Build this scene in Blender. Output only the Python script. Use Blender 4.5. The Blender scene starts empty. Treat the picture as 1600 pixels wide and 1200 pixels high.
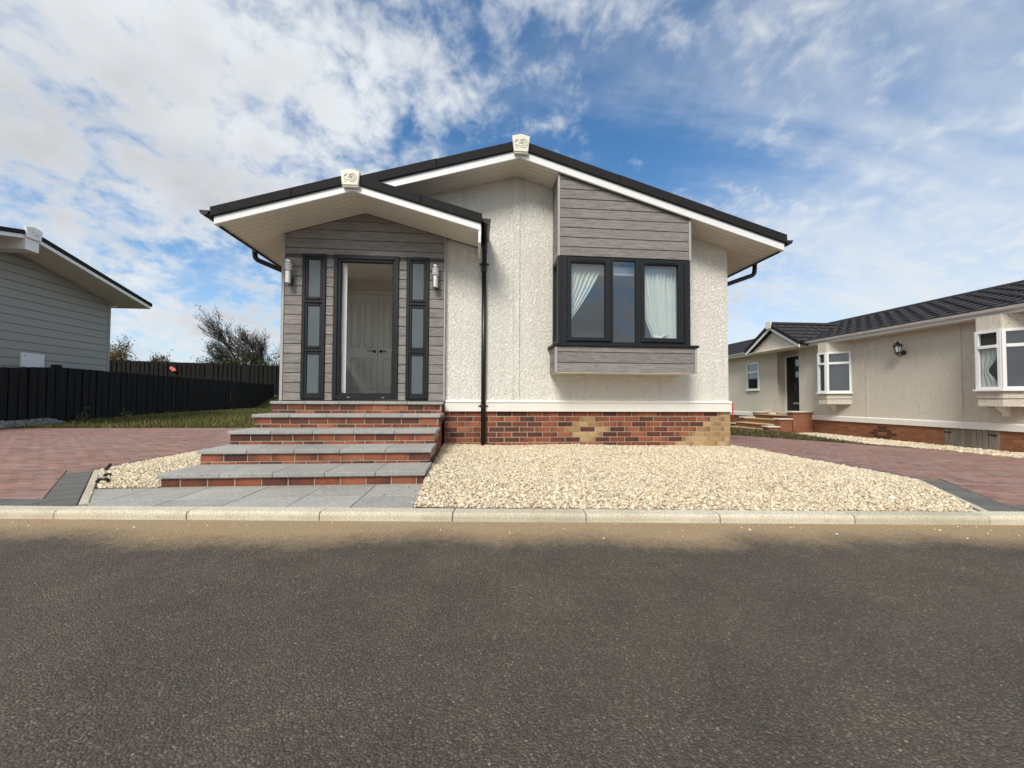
import bpy, bmesh, math, random
import numpy as np
from mathutils import Vector, Matrix
R = math.radians
rng = np.random.default_rng(7)
random.seed(7)
scene = bpy.context.scene
COL = scene.collection

# ------------------------------------------------------------------ camera
CAM_H = 0.786
YAW, PIT, ROL = R(5.132), R(1.520), R(0.278)
def _w(X, Yu, Zf):
    c, s = math.cos(PIT), math.sin(PIT)
    Z = c*Zf - s*Yu; Y = s*Zf + c*Yu
    c, s = math.cos(YAW), math.sin(YAW)
    return Vector((c*X + s*Z, -s*X + c*Z, Y))
_c, _s = math.cos(ROL), math.sin(ROL)
_r, _u, _f = _w(_c, _s, 0), _w(-_s, _c, 0), _w(0, 0, 1)
cam_d = bpy.data.cameras.new('camera')
cam = bpy.data.objects.new('camera', cam_d); COL.objects.link(cam)
m = Matrix.Identity(4)
for i in range(3):
    m[i][0], m[i][1], m[i][2] = _r[i], _u[i], -_f[i]
m[2][3] = CAM_H
cam.matrix_world = m
cam_d.sensor_width = 36.0
cam_d.lens = 615.0/1600.0*36.0
cam_d.shift_y = 7.97/1600.0
cam_d.clip_start = 0.05
cam_d.clip_end = 3000
scene.camera = cam

# ------------------------------------------------------------------ world, sun, exposure
SUN_EL, SUN_AZ = 45.0, 205.0          # azimuth clockwise from +Y
to_sun = Vector((math.sin(R(SUN_AZ))*math.cos(R(SUN_EL)), math.cos(R(SUN_AZ))*math.cos(R(SUN_EL)), math.sin(R(SUN_EL))))
world = bpy.data.worlds.new('World'); scene.world = world; world.use_nodes = True
world.cycles.sampling_method = 'MANUAL'; world.cycles.sample_map_resolution = 512
wt = world.node_tree; wt.nodes.clear()
def WN(t, **k):
    n = wt.nodes.new(t)
    for a, b in k.items(): setattr(n, a, b)
    return n
WL = wt.links.new
def wmath(op, a, b=None, clamp=False):
    n = WN('ShaderNodeMath', operation=op); n.use_clamp = clamp
    for i, v in enumerate((a, b)):
        if v is None: continue
        if isinstance(v, (int, float)): n.inputs[i].default_value = v
        else: WL(v, n.inputs[i])
    return n.outputs[0]
def wrange(v, a, b, c=0.0, d=1.0, smooth=True):
    n = WN('ShaderNodeMapRange'); n.interpolation_type = 'SMOOTHSTEP' if smooth else 'LINEAR'
    WL(v, n.inputs[0])
    for i, q in enumerate((a, b, c, d)): n.inputs[i+1].default_value = q
    return n.outputs[0]
def wmix(f, a, b):
    n = WN('ShaderNodeMix', data_type='RGBA')
    WL(f, n.inputs[0])
    for i, v in ((6, a), (7, b)):
        if isinstance(v, tuple): n.inputs[i].default_value = (*v, 1)
        else: WL(v, n.inputs[i])
    return n.outputs[2]
sky = WN('ShaderNodeTexSky', sky_type='NISHITA')
sky.sun_disc = False; sky.sun_elevation = R(SUN_EL); sky.sun_rotation = R(SUN_AZ)
sky.air_density = 1.0; sky.dust_density = 0.6; sky.ozone_density = 2.5
tc = WN('ShaderNodeTexCoord')
sep = WN('ShaderNodeSeparateXYZ'); WL(tc.outputs['Generated'], sep.inputs[0])
dx, dy, dz = sep.outputs
zc = wmath('ADD', wmath('MAXIMUM', dz, 0.0), 0.38)
px, py = wmath('DIVIDE', dx, zc), wmath('DIVIDE', dy, zc)
cmb = WN('ShaderNodeCombineXYZ'); WL(px, cmb.inputs[0]); WL(py, cmb.inputs[1])
def wnoise(scale, detail, rough, loc=(0, 0, 0), sc=(1, 1, 1), rot=0.0, dist=0.0):
    mp = WN('ShaderNodeMapping'); WL(cmb.outputs[0], mp.inputs[0])
    mp.inputs['Location'].default_value = loc; mp.inputs['Scale'].default_value = sc
    mp.inputs['Rotation'].default_value = (0, 0, rot)
    n = WN('ShaderNodeTexNoise'); WL(mp.outputs[0], n.inputs['Vector'])
    n.inputs['Scale'].default_value = scale; n.inputs['Detail'].default_value = detail
    n.inputs['Roughness'].default_value = rough; n.inputs['Distortion'].default_value = dist
    return n.outputs['Fac']
n_big = wnoise(1.1, 2, 0.5, (3.6, 1.2, 0))
n_mid = wnoise(3.6, 5, 0.56, (0.4, 5.2, 0), dist=0.15)
n_dap = wnoise(13.5, 4, 0.60, (2.4, 0.2, 0), (1.05, 0.95, 1), 0.5, dist=0.25)
n_cir = wnoise(2.2, 4, 0.58, (7.7, 3.3, 0), (0.5, 1.9, 1), -0.45, 0.4)
n_shd = wnoise(2.1, 3, 0.55, (9.2, 2.2, 0))
# broken cumulus closes up to the left and behind; a blue opening ahead, thin streaks to the right
def wgauss(v, c, w):
    d_ = wmath('DIVIDE', wmath('SUBTRACT', v, c), w)
    return wmath('POWER', 2.718, wmath('MULTIPLY', wmath('MULTIPLY', d_, d_), -1.0))
hole = wmath('MULTIPLY', wgauss(dx, 0.24, 0.34), wgauss(dz, 0.46, 0.30))
behind = wrange(dy, 0.25, -0.35, 0.0, 0.16)
side = wmath('ADD', wmath('ADD', wmath('MULTIPLY', dx, -0.15), behind), wmath('MULTIPLY', hole, -0.085))
fld = wmath('ADD', wmath('ADD', wmath('MULTIPLY', n_big, 0.34), wmath('MULTIPLY', n_mid, 0.52)), side)
fld = wmath('ADD', fld, wmath('MULTIPLY', n_dap, 0.52))
leftlow = wmath('MULTIPLY', wrange(dx, -0.05, -0.35), wgauss(dz, 0.24, 0.10))
fld = wmath('SUBTRACT', fld, wmath('MULTIPLY', leftlow, 0.10))
dens1 = wrange(fld, 0.555, 0.83)
cir = wmath('ADD', wmath('ADD', wmath('MULTIPLY', n_cir, 0.75), wmath('MULTIPLY', n_dap, 0.18)), wrange(dx, 0.25, 0.85, -0.05, 0.14))
veil = wmath('MULTIPLY', wrange(dx, 0.25, 0.75), wrange(dz, 0.62, 0.22))
dens2 = wmath('ADD', wmath('MULTIPLY', wrange(cir, 0.32, 0.76), 0.62), wmath('MULTIPLY', veil, 0.28), True)
low = wrange(dz, 0.0, 0.36, 0.50, 0.0)
inv = wmath('MULTIPLY', wmath('SUBTRACT', 1.0, dens1), wmath('SUBTRACT', 1.0, dens2))
inv = wmath('MULTIPLY', inv, wmath('SUBTRACT', 1.0, low))
dens = wmath('SUBTRACT', 1.0, inv, True)
shade = wmath('MULTIPLY', wrange(n_shd, 0.38, 0.66), wrange(fld, 0.60, 0.88))
ccol = wmix(shade, (5.60, 5.88, 6.12), (4.05, 4.15, 4.34))
skyb = WN('ShaderNodeMix', data_type='RGBA', blend_type='MULTIPLY'); skyb.inputs[0].default_value = 1.0
WL(sky.outputs[0], skyb.inputs[6]); skyb.inputs[7].default_value = (0.60, 0.98, 1.16, 1)
col = wmix(dens, skyb.outputs[2], ccol)
bg = WN('ShaderNodeBackground'); bg.inputs['Strength'].default_value = 0.10
WL(col, bg.inputs['Color'])
wo = WN('ShaderNodeOutputWorld'); WL(bg.outputs[0], wo.inputs['Surface'])

sun_d = bpy.data.lights.new('sun', 'SUN'); sun_d.energy = 2.4; sun_d.angle = R(20); sun_d.color = (1.0, 0.945, 0.85)
sun = bpy.data.objects.new('sun', sun_d); COL.objects.link(sun)
sun.rotation_euler = to_sun.to_track_quat('Z', 'Y').to_euler()
sun.location = (0, -5, 20)

vs = scene.view_settings
vs.view_transform = 'Standard'; vs.look = 'None'; vs.gamma = 1.0; vs.use_curve_mapping = False
vs.exposure = 0.53
scene.cycles.max_bounces = 7; scene.cycles.transparent_max_bounces = 12
scene.cycles.use_denoising = True
scene.cycles.use_adaptive_sampling = True; scene.cycles.adaptive_threshold = 0.025; scene.cycles.adaptive_min_samples = 10
scene.cycles.caustics_reflective = False; scene.cycles.caustics_refractive = False

# ------------------------------------------------------------------ helpers
def tag(o, label=None, cat=None, group=None, kind=None):
    if label: o['label'] = label
    if cat: o['category'] = cat
    if group: o['group'] = group
    if kind: o['kind'] = kind
    return o
def thing(name, loc, label=None, cat=None, group=None, kind=None):
    o = bpy.data.objects.new(name, None); COL.objects.link(o)
    o.location = loc; o.empty_display_size = 0.2
    return tag(o, label, cat, group, kind)
def attach(o, parent):
    """vertices are in world units; a thing's Empty stands at its base, so its parts are moved back by that much"""
    if parent is not None:
        o.parent = parent
        if parent.type == 'EMPTY': o.location = Vector(o.location) - Vector(parent.location)
    return o
def link_mesh(name, me, mat, parent=None):
    if mat is not None and not me.materials: me.materials.append(mat)
    o = bpy.data.objects.new(name, me); COL.objects.link(o)
    return attach(o, parent)
def inst(name, me, loc, parent=None, rz=0.0, scale=None, rot=None):
    o = bpy.data.objects.new(name, me); COL.objects.link(o)
    o.location = loc
    if rot is not None: o.rotation_euler = rot
    elif rz: o.rotation_euler = (0, 0, rz)
    if scale is not None: o.scale = scale
    return attach(o, parent)
def clip(poly, a, b, c):
    """part of a convex polygon where a*u + b*v <= c"""
    out = []
    n = len(poly)
    for i in range(n):
        p, q = poly[i], poly[(i+1) % n]
        dp, dq = a*p[0]+b*p[1]-c, a*q[0]+b*q[1]-c
        if dp <= 0: out.append(p)
        if (dp < 0 < dq) or (dq < 0 < dp):
            t = dp/(dp-dq); out.append((p[0]+(q[0]-p[0])*t, p[1]+(q[1]-p[1])*t))
    return out
def area(poly):
    return 0.5*sum(poly[i][0]*poly[(i+1) % len(poly)][1]-poly[(i+1) % len(poly)][0]*poly[i][1] for i in range(len(poly)))
def inset(poly, d):
    """inward offset of a convex ccw polygon"""
    n = len(poly); L = []
    for i in range(n):
        p, q = poly[i], poly[(i+1) % n]
        ex, ey = q[0]-p[0], q[1]-p[1]; l = math.hypot(ex, ey) or 1e-9
        L.append((-ey/l, ex/l, p))
    out = []
    for i in range(n):
        n1, n2 = L[i-1], L[i]
        c1 = n1[0]*n1[2][0]+n1[1]*n1[2][1]+d; c2 = n2[0]*n2[2][0]+n2[1]*n2[2][1]+d
        det = n1[0]*n2[1]-n1[1]*n2[0]
        if abs(det) < 1e-6: out.append((poly[i][0]+n1[0]*d, poly[i][1]+n1[1]*d))
        else: out.append(((c1*n2[1]-c2*n1[1])/det, (n1[0]*c2-n2[0]*c1)/det))
    return out
def dedupe(poly, e=2e-3):
    out = []
    for p in poly:
        if not out or math.hypot(p[0]-out[-1][0], p[1]-out[-1][1]) > e: out.append(p)
    while len(out) > 2 and math.hypot(out[0][0]-out[-1][0], out[0][1]-out[-1][1]) < e: out.pop()
    return out
class MB:
    def __init__(s): s.v, s.f, s.sm = [], [], False
    def add(s, vs, fs):
        o = len(s.v); s.v += [tuple(p) for p in vs]; s.f += [tuple(i+o for i in f) for f in fs]; return s
    def box(s, x0, x1, y0, y1, z0, z1):
        vs = [(x, y, z) for z in (z0, z1) for y in (y0, y1) for x in (x0, x1)]
        return s.add(vs, [(0, 2, 3, 1), (4, 5, 7, 6), (0, 1, 5, 4), (2, 6, 7, 3), (0, 4, 6, 2), (1, 3, 7, 5)])
    def bbox(s, x0, x1, y0, y1, z0, z1, b=0.004):
        """box with chamfered edges"""
        bm = bmesh.new(); bmesh.ops.create_cube(bm, size=1.0)
        for v in bm.verts:
            v.co = ((x0+x1)/2+v.co.x*(x1-x0), (y0+y1)/2+v.co.y*(y1-y0), (z0+z1)/2+v.co.z*(z1-z0))
        b = min(b, 0.45*min(x1-x0, y1-y0, z1-z0))
        bmesh.ops.bevel(bm, geom=bm.edges[:], offset=b, segments=1, affect='EDGES')
        bm.verts.index_update()
        s.add([tuple(v.co) for v in bm.verts], [[v.index for v in f.verts] for f in bm.faces]); bm.free(); return s
    def prism(s, poly, axis, a0, a1, ch=0.0, ch2=0.0):
        """convex/simple polygon in the plane normal to axis, from a0 to a1; ch chamfers the a0 end, ch2 the a1 end"""
        poly = dedupe(poly)
        if len(poly) < 3: return s
        ar = area(poly)
        if abs(ar) < 1e-6: return s
        if ar < 0: poly = poly[::-1]
        def P(p, a):
            return (a, p[0], p[1]) if axis == 'x' else ((p[0], a, p[1]) if axis == 'y' else (p[0], p[1], a))
        n = len(poly); rings = []
        if ch: rings.append([P(p, a0) for p in inset(poly, ch)]); rings.append([P(p, a0+(ch if a1 > a0 else -ch)) for p in poly])
        else: rings.append([P(p, a0) for p in poly])
        if ch2: rings.append([P(p, a1-(ch2 if a1 > a0 else -ch2)) for p in poly]); rings.append([P(p, a1) for p in inset(poly, ch2)])
        else: rings.append([P(p, a1) for p in poly])
        vs = [p for r in rings for p in r]; fs = []
        for k in range(len(rings)-1):
            for i in range(n):
                j = (i+1) % n; fs.append((k*n+i, k*n+j, (k+1)*n+j, (k+1)*n+i))
        fs.append(tuple(range(n))[::-1]); fs.append(tuple(range((len(rings)-1)*n, len(rings)*n)))
        # orient: for axis y the (x,z) plane is left-handed
        flip = (axis == 'y') != (a1 < a0)
        if flip: fs = [f[::-1] for f in fs]
        return s.add(vs, fs)
    def tube(s, pts, rad, n=8, cap=True):
        pts = [Vector(p) for p in pts]
        rad = rad if isinstance(rad, (list, tuple)) else [rad]*len(pts)
        o = len(s.v); up = None
        for i, p in enumerate(pts):
            d = (pts[min(i+1, len(pts)-1)]-pts[max(i-1, 0)]).normalized()
            if up is None: up = d.orthogonal().normalized()
            up = (up-d*up.dot(d)); up = up.normalized() if up.length > 1e-6 else d.orthogonal().normalized()
            side = d.cross(up)
            for k in range(n):
                a = 2*math.pi*k/n
                s.v.append(tuple(p+(up*math.cos(a)+side*math.sin(a))*rad[i]))
        for i in range(len(pts)-1):
            for k in range(n):
                j = (k+1) % n
                s.f.append((o+i*n+k, o+i*n+j, o+(i+1)*n+j, o+(i+1)*n+k))
        if cap:
            s.f.append(tuple(o+k for k in range(n))[::-1]); s.f.append(tuple(o+(len(pts)-1)*n+k for k in range(n)))
        return s
    def lathe(s, prof, c, n=16, cap=True):
        """profile [(r,z)] about a vertical axis through c=(x,y)"""
        o = len(s.v)
        for r, z in prof:
            for k in range(n):
                a = 2*math.pi*k/n; s.v.append((c[0]+r*math.cos(a), c[1]+r*math.sin(a), z))
        for i in range(len(prof)-1):
            for k in range(n):
                j = (k+1) % n; s.f.append((o+i*n+k, o+i*n+j, o+(i+1)*n+j, o+(i+1)*n+k))
        if cap:
            s.f.append(tuple(o+k for k in range(n))[::-1]); s.f.append(tuple(o+(len(prof)-1)*n+k for k in range(n)))
        return s
    def mesh(s, name):
        me = bpy.data.meshes.new(name); me.from_pydata(s.v, [], s.f)
        if s.sm: me.polygons.foreach_set('use_smooth', [True]*len(me.polygons))
        me.update(); return me
    def build(s, name, mat, parent=None, smooth=False):
        s.sm = smooth
        return link_mesh(name, s.mesh(name), mat, parent)
def B(name, mat, parent, *box, b=0.0):
    mb = MB()
    (mb.bbox(*box, b=b) if b else mb.box(*box))
    return mb.build(name, mat, parent)

# ------------------------------------------------------------------ materials
class NT:
    def __init__(s, name):
        s.m = bpy.data.materials.new(name); s.m.use_nodes = True
        s.t = s.m.node_tree; s.t.nodes.clear()
        s.out = s.n('ShaderNodeOutputMaterial')
        s.co = s.n('ShaderNodeTexCoord').outputs
    def n(s, t, **k):
        x = s.t.nodes.new(t)
        for a, b in k.items(): setattr(x, a, b)
        return x
    def l(s, a, b): s.t.links.new(a, b)
    def put(s, sock, v):
        if isinstance(v, (int, float)): sock.default_value = v
        elif isinstance(v, tuple): sock.default_value = (*v, 1) if len(v) == 3 and sock.type == 'RGBA' else v
        else: s.l(v, sock)
    def vec(s, src='Object', scale=(1, 1, 1), rot=(0, 0, 0), rnd=False):
        mp = s.n('ShaderNodeMapping'); s.l(s.co[src], mp.inputs[0])
        mp.inputs['Scale'].default_value = scale; mp.inputs['Rotation'].default_value = rot
        if rnd:
            oi = s.n('ShaderNodeObjectInfo'); mu = s.n('ShaderNodeVectorMath', operation='SCALE')
            cb = s.n('ShaderNodeCombineXYZ'); s.l(oi.outputs['Random'], cb.inputs[0]); s.l(oi.outputs['Random'], cb.inputs[1]); s.l(oi.outputs['Random'], cb.inputs[2])
            s.l(cb.outputs[0], mu.inputs[0]); mu.inputs['Scale'].default_value = 37.0
            s.l(mu.outputs[0], mp.inputs['Location'])
        return mp.outputs[0]
    def noise(s, vec, scale, detail=4, rough=0.5, dist=0.0):
        n = s.n('ShaderNodeTexNoise'); s.l(vec, n.inputs['Vector'])
        n.inputs['Scale'].default_value = scale; n.inputs['Detail'].default_value = detail
        n.inputs['Roughness'].default_value = rough; n.inputs['Distortion'].default_value = dist
        return n.outputs['Fac']
    def voro(s, vec, scale, feat='F1', rnd=1.0, out='Distance'):
        n = s.n('ShaderNodeTexVoronoi', feature=feat); s.l(vec, n.inputs['Vector'])
        n.inputs['Scale'].default_value = scale; n.inputs['Randomness'].default_value = rnd
        return n.outputs[out]
    def rnd(s): return s.n('ShaderNodeObjectInfo').outputs['Random']
    def math(s, op, a, b=0.0, clamp=False):
        n = s.n('ShaderNodeMath', operation=op); n.use_clamp = clamp
        s.put(n.inputs[0], a); s.put(n.inputs[1], b); return n.outputs[0]
    def ramp(s, fac, stops, interp='LINEAR'):
        n = s.n('ShaderNodeValToRGB'); n.color_ramp.interpolation = interp
        e = n.color_ramp.elements
        while len(e) < len(stops): e.new(0.5)
        for x, (p, c) in zip(e, stops):
            x.position = p; x.color = (*c, 1) if isinstance(c, tuple) else (c, c, c, 1)
        s.put(n.inputs[0], fac); return n.outputs[0]
    def mix(s, f, a, b, mode='MIX'):
        n = s.n('ShaderNodeMix', data_type='RGBA', blend_type=mode)
        s.put(n.inputs[0], f); s.put(n.inputs[6], a); s.put(n.inputs[7], b); return n.outputs[2]
    def bump(s, h, strength=0.5, dist=0.01, nrm=None):
        n = s.n('ShaderNodeBump'); n.inputs['Strength'].default_value = strength; n.inputs['Distance'].default_value = dist
        s.l(h, n.inputs['Height'])
        if nrm is not None: s.l(nrm, n.inputs['Normal'])
        return n.outputs[0]
    def pbr(s, col, rough=0.6, nrm=None, spec=0.5, metal=0.0, **k):
        p = s.n('ShaderNodeBsdfPrincipled')
        s.put(p.inputs['Base Color'], col); s.put(p.inputs['Roughness'], rough)
        p.inputs['Specular IOR Level'].default_value = spec; p.inputs['Metallic'].default_value = metal
        for a, b in k.items(): s.put(p.inputs[a], b)
        if nrm is not None: s.l(nrm, p.inputs['Normal'])
        s.l(p.outputs[0], s.out.inputs[0]); return s.m
def plain(name, col, rough=0.5, spec=0.5, metal=0.0, var=0.12, scale=6.0, bump=0.0, bscale=40.0):
    t = NT(name); v = t.vec('Object', rnd=True)
    n = t.noise(v, scale, 5, 0.6)
    c = t.mix(n, tuple(x*(1-var) for x in col), tuple(min(1, x*(1+var)) for x in col))
    nr = t.bump(t.noise(v, bscale, 4, 0.6), bump, 0.004) if bump else None
    return t.pbr(c, rough, nr, spec, metal)

def m_render(name, col):
    t = NT(name); v = t.vec('Object', (1, 1, 0.55)); w = t.vec('Object')
    a = t.voro(v, 42, 'F1'); b = t.noise(v, 46, 4, 0.6, 1.2); g = t.noise(w, 1.1, 4, 0.6)
    h = t.math('ADD', t.math('MULTIPLY', t.ramp(b, [(0.42, 0.0), (0.58, 1.0)]), 0.8), t.math('MULTIPLY', a, 0.6))
    low_tone = t.ramp(b, [(0.32, 0.82), (0.45, 1.0)])  # darker in the low parts of the stipple
    c = t.mix(g, tuple(x*0.93 for x in col), tuple(x*1.03 for x in col))
    c = t.mix(1.0, c, low_tone, 'MULTIPLY')
    st = t.noise(t.vec('Object', (5, 5, 0.5)), 2.2, 4, 0.6)
    c = t.mix(t.ramp(st, [(0.52, 0.0), (0.75, 0.16)]), c, (0.42, 0.38, 0.31))
    return t.pbr(c, 0.85, t.bump(h, 0.92, 0.0100), 0.2)
def m_wood(name, c1, c2, axis='x', rough=0.62):
    t = NT(name)
    sc = {'x': (0.9, 9, 9), 'y': (9, 0.9, 9), 'z': (9, 9, 0.9)}[axis]
    v = t.vec('Object', sc, rnd=True)
    a = t.noise(v, 5.5, 8, 0.68, 0.7); b = t.noise(v, 22, 4, 0.7); r = t.rnd()
    f = t.math('ADD', t.math('MULTIPLY', a, 0.75), t.math('MULTIPLY', b, 0.3))
    c = t.ramp(f, [(0.32, c1), (0.72, c2)])
    c = t.mix(1.0, c, t.ramp(r, [(0.0, 0.88), (1.0, 1.08)]), 'MULTIPLY')
    return t.pbr(c, rough, t.bump(f, 0.45, 0.004), 0.35)
def m_brick(name, stops, soot=(0.055, 0.032, 0.027), amount=0.75):
    t = NT(name); r = t.math('FRACT', t.math('ADD', t.rnd(), t.n('ShaderNodeNewGeometry').outputs['Random Per Island'])); v = t.vec('Object', rnd=True); g = t.vec('Generated')
    c = t.ramp(r, stops)
    sx = t.n('ShaderNodeSeparateXYZ'); t.l(g, sx.inputs[0])
    e = t.math('ABSOLUTE', t.math('SUBTRACT', sx.outputs[0], t.ramp(t.math('FRACT', t.math('MULTIPLY', r, 7.3)), [(0, 0.15), (1, 0.85)])))
    n = t.noise(v, 9, 5, 0.65)
    f = t.math('MULTIPLY', t.ramp(t.math('ADD', e, t.math('MULTIPLY', n, 0.5)), [(0.55, 0.0), (0.98, 1.0)]), amount)
    c = t.mix(f, c, soot)
    n2 = t.noise(v, 38, 6, 0.7)
    c = t.mix(1.0, c, t.ramp(n2, [(0.3, 0.78), (0.7, 1.15)]), 'MULTIPLY')
    return t.pbr(c, 0.82, t.bump(n2, 0.5, 0.004), 0.25)
def m_conc(name, c1, c2, fine=160, rough=0.85, bump=0.35, spots=None):
    t = NT(name); v = t.vec('Object', rnd=True); w = t.vec('Object')
    n = t.noise(v, 2.3, 6, 0.62); f = t.noise(w, fine, 3, 0.6)
    c = t.mix(t.ramp(n, [(0.3, 0.0), (0.7, 1.0)]), c1, c2)
    c = t.mix(1.0, c, t.ramp(t.rnd(), [(0.0, 0.90), (1.0, 1.08)]), 'MULTIPLY')
    c = t.mix(t.ramp(t.noise(w, 1.7, 7, 0.7), [(0.5, 0.0), (0.72, 0.35)]), c, tuple(x*0.62 for x in c1))
    c = t.mix(1.0, c, t.ramp(f, [(0.33, 0.68), (0.62, 1.18)]), 'MULTIPLY')
    if spots: c = t.mix(t.ramp(t.noise(w, 5.0, 6, 0.7), [(0.55, 0.0), (0.75, 0.6)]), c, spots)
    return t.pbr(c, rough, t.bump(f, bump, 0.003), 0.3)
def m_attr(name, rough=0.85, spec=0.25, bump=0.0):
    t = NT(name); a = t.n('ShaderNodeAttribute', attribute_name='tint')
    n = t.noise(t.vec('Object'), 130, 3, 0.6)
    c = t.mix(1.0, a.outputs['Color'], t.ramp(n, [(0.3, 0.8), (0.7, 1.12)]), 'MULTIPLY')
    return t.pbr(c, rough, t.bump(n, bump, 0.003) if bump else None, spec)
def m_paver(name, stops):
    t = NT(name); r = t.rnd(); w = t.vec('Object'); g = t.n('ShaderNodeNewGeometry').outputs['Random Per Island']
    rr = t.math('FRACT', t.math('ADD', r, g))
    c = t.ramp(rr, stops, 'CONSTANT' if False else 'LINEAR')
    n = t.noise(w, 90, 4, 0.65); d = t.noise(w, 0.9, 5, 0.6)
    c = t.mix(1.0, c, t.ramp(n, [(0.3, 0.78), (0.7, 1.15)]), 'MULTIPLY')
    c = t.mix(t.ramp(d, [(0.42, 0.0), (0.75, 0.5)]), c, (0.27, 0.225, 0.18))
    return t.pbr(c, 0.82, t.bump(n, 0.4, 0.003), 0.25)
def m_asphalt():
    t = NT('asphalt'); w = t.vec('Object')
    v = t.voro(w, 140, 'F1'); vc = t.voro(w, 140, 'F1', out='Color'); f = t.noise(w, 260, 4, 0.75); big = t.noise(w, 0.45, 6, 0.62); mid = t.noise(w, 3.2, 6, 0.68)
    sx = t.n('ShaderNodeSeparateColor'); t.l(vc, sx.inputs[0])
    chip = t.ramp(sx.outputs[0], [(0.0, (0.078, 0.067, 0.054)), (0.5, (0.115, 0.099, 0.080)), (0.9, (0.150, 0.130, 0.104)), (0.994, (0.215, 0.19, 0.155)), (1.0, (0.34, 0.31, 0.25))])
    c = t.mix(t.ramp(v, [(0.30, 0.0), (0.70, 0.75)]), chip, (0.064, 0.055, 0.045))
    c = t.mix(1.0, c, t.ramp(f, [(0.3, 0.72), (0.7, 1.28)]), 'MULTIPLY')
    c = t.mix(1.0, c, t.ramp(big, [(0.32, (0.86, 0.86, 0.87)), (0.52, (1.0, 1.0, 1.0)), (0.70, (1.14, 1.12, 1.09))]), 'MULTIPLY')
    c = t.mix(1.0, c, t.ramp(mid, [(0.3, 0.84), (0.7, 1.16)]), 'MULTIPLY')
    s3 = t.n('ShaderNodeSeparateXYZ'); t.l(t.co['Object'], s3.inputs[0])
    d = t.math('SUBTRACT', t.math('SUBTRACT', 2.735, t.math('MULTIPLY', s3.outputs[0], 0.0947)), s3.outputs[1])
    # pale scuffs and dust drawn out along the road
    sc = t.noise(t.vec('Object', (0.8, 5.0, 1), (0, 0, -0.0947)), 1.4, 7, 0.72)
    c = t.mix(t.ramp(sc, [(0.58, 0.0), (0.78, 0.34)]), c, (0.19, 0.165, 0.13))
    # silt washed against the kerb: a ragged sandy band that follows the kerb line
    ed = t.noise(t.vec('Object', (1, 0.35, 1)), 0.85, 5, 0.55); ed2 = t.noise(w, 17, 6, 0.75)
    k = t.math('SUBTRACT', t.math('SUBTRACT', d, t.math('MULTIPLY', ed, 0.78)), t.math('MULTIPLY', t.math('SUBTRACT', ed2, 0.5), 0.34))
    k = t.math('ADD', k, t.math('MULTIPLY', t.math('SUBTRACT', f, 0.5), 0.30))
    band = t.ramp(t.math('ADD', k, 0.5), [(0.30, 1.0), (0.47, 0.45), (0.60, 0.0)])
    silt = t.ramp(t.noise(t.vec('Object', (1.2, 4, 1)), 2.2, 6, 0.7), [(0.3, (0.50, 0.385, 0.235)), (0.55, (0.56, 0.41, 0.245)), (0.7, (0.58, 0.38, 0.21))])
    silt = t.mix(1.0, silt, t.ramp(v, [(0.1, 1.15), (0.65, 0.62)]), 'MULTIPLY')
    c = t.mix(t.math('MULTIPLY', band, 0.82), c, silt)
    h = t.math('ADD', t.ramp(v, [(0.0, 1.0), (0.65, 0.0)]), t.math('MULTIPLY', f, 0.7))
    return t.pbr(c, 0.9, t.bump(h, 0.8, 0.005), 0.2)
def m_glass():
    t = NT('window_glass')
    tr = t.n('ShaderNodeBsdfTransparent'); tr.inputs[0].default_value = (0.96, 0.98, 0.97, 1)
    gl = t.n('ShaderNodeBsdfGlossy'); gl.inputs['Roughness'].default_value = 0.02; gl.inputs[0].default_value = (0.95, 0.97, 1, 1)
    fr = t.n('ShaderNodeFresnel'); bf = t.n('ShaderNodeNewGeometry').outputs['Backfacing']
    t.l(t.math('ADD', t.math('MULTIPLY', t.math('SUBTRACT', 1.0, bf), 1.78), t.math('MULTIPLY', bf, 1/1.78)), fr.inputs[0])   # same reflectance from both faces
    mx = t.n('ShaderNodeMixShader'); t.l(fr.outputs[0], mx.inputs[0]); t.l(tr.outputs[0], mx.inputs[1]); t.l(gl.outputs[0], mx.inputs[2])
    t.l(mx.outputs[0], t.out.inputs[0]); return t.m
def m_curtain():
    t = NT('sheer_curtain'); w = t.vec('Object')
    d = t.n('ShaderNodeBsdfDiffuse'); d.inputs[0].default_value = (0.74, 0.77, 0.75, 1)
    tl = t.n('ShaderNodeBsdfTranslucent'); tl.inputs[0].default_value = (0.8, 0.83, 0.82, 1)
    mx = t.n('ShaderNodeMixShader'); mx.inputs[0].default_value = 0.12; t.l(d.outputs[0], mx.inputs[1]); t.l(tl.outputs[0], mx.inputs[2])
    t.l(mx.outputs[0], t.out.inputs[0]); return t.m
def m_soil(name, c1, c2, sc=3.0):
    t = NT(name); w = t.vec('Object'); a = t.noise(w, sc, 8, 0.7); b = t.noise(w, sc*12, 5, 0.7)
    c = t.mix(t.ramp(t.math('ADD', t.math('MULTIPLY', a, 0.6), t.math('MULTIPLY', b, 0.4)), [(0.35, 0.0), (0.65, 1.0)]), c1, c2)
    return t.pbr(c, 0.95, t.bump(b, 0.6, 0.02), 0.15)

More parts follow.
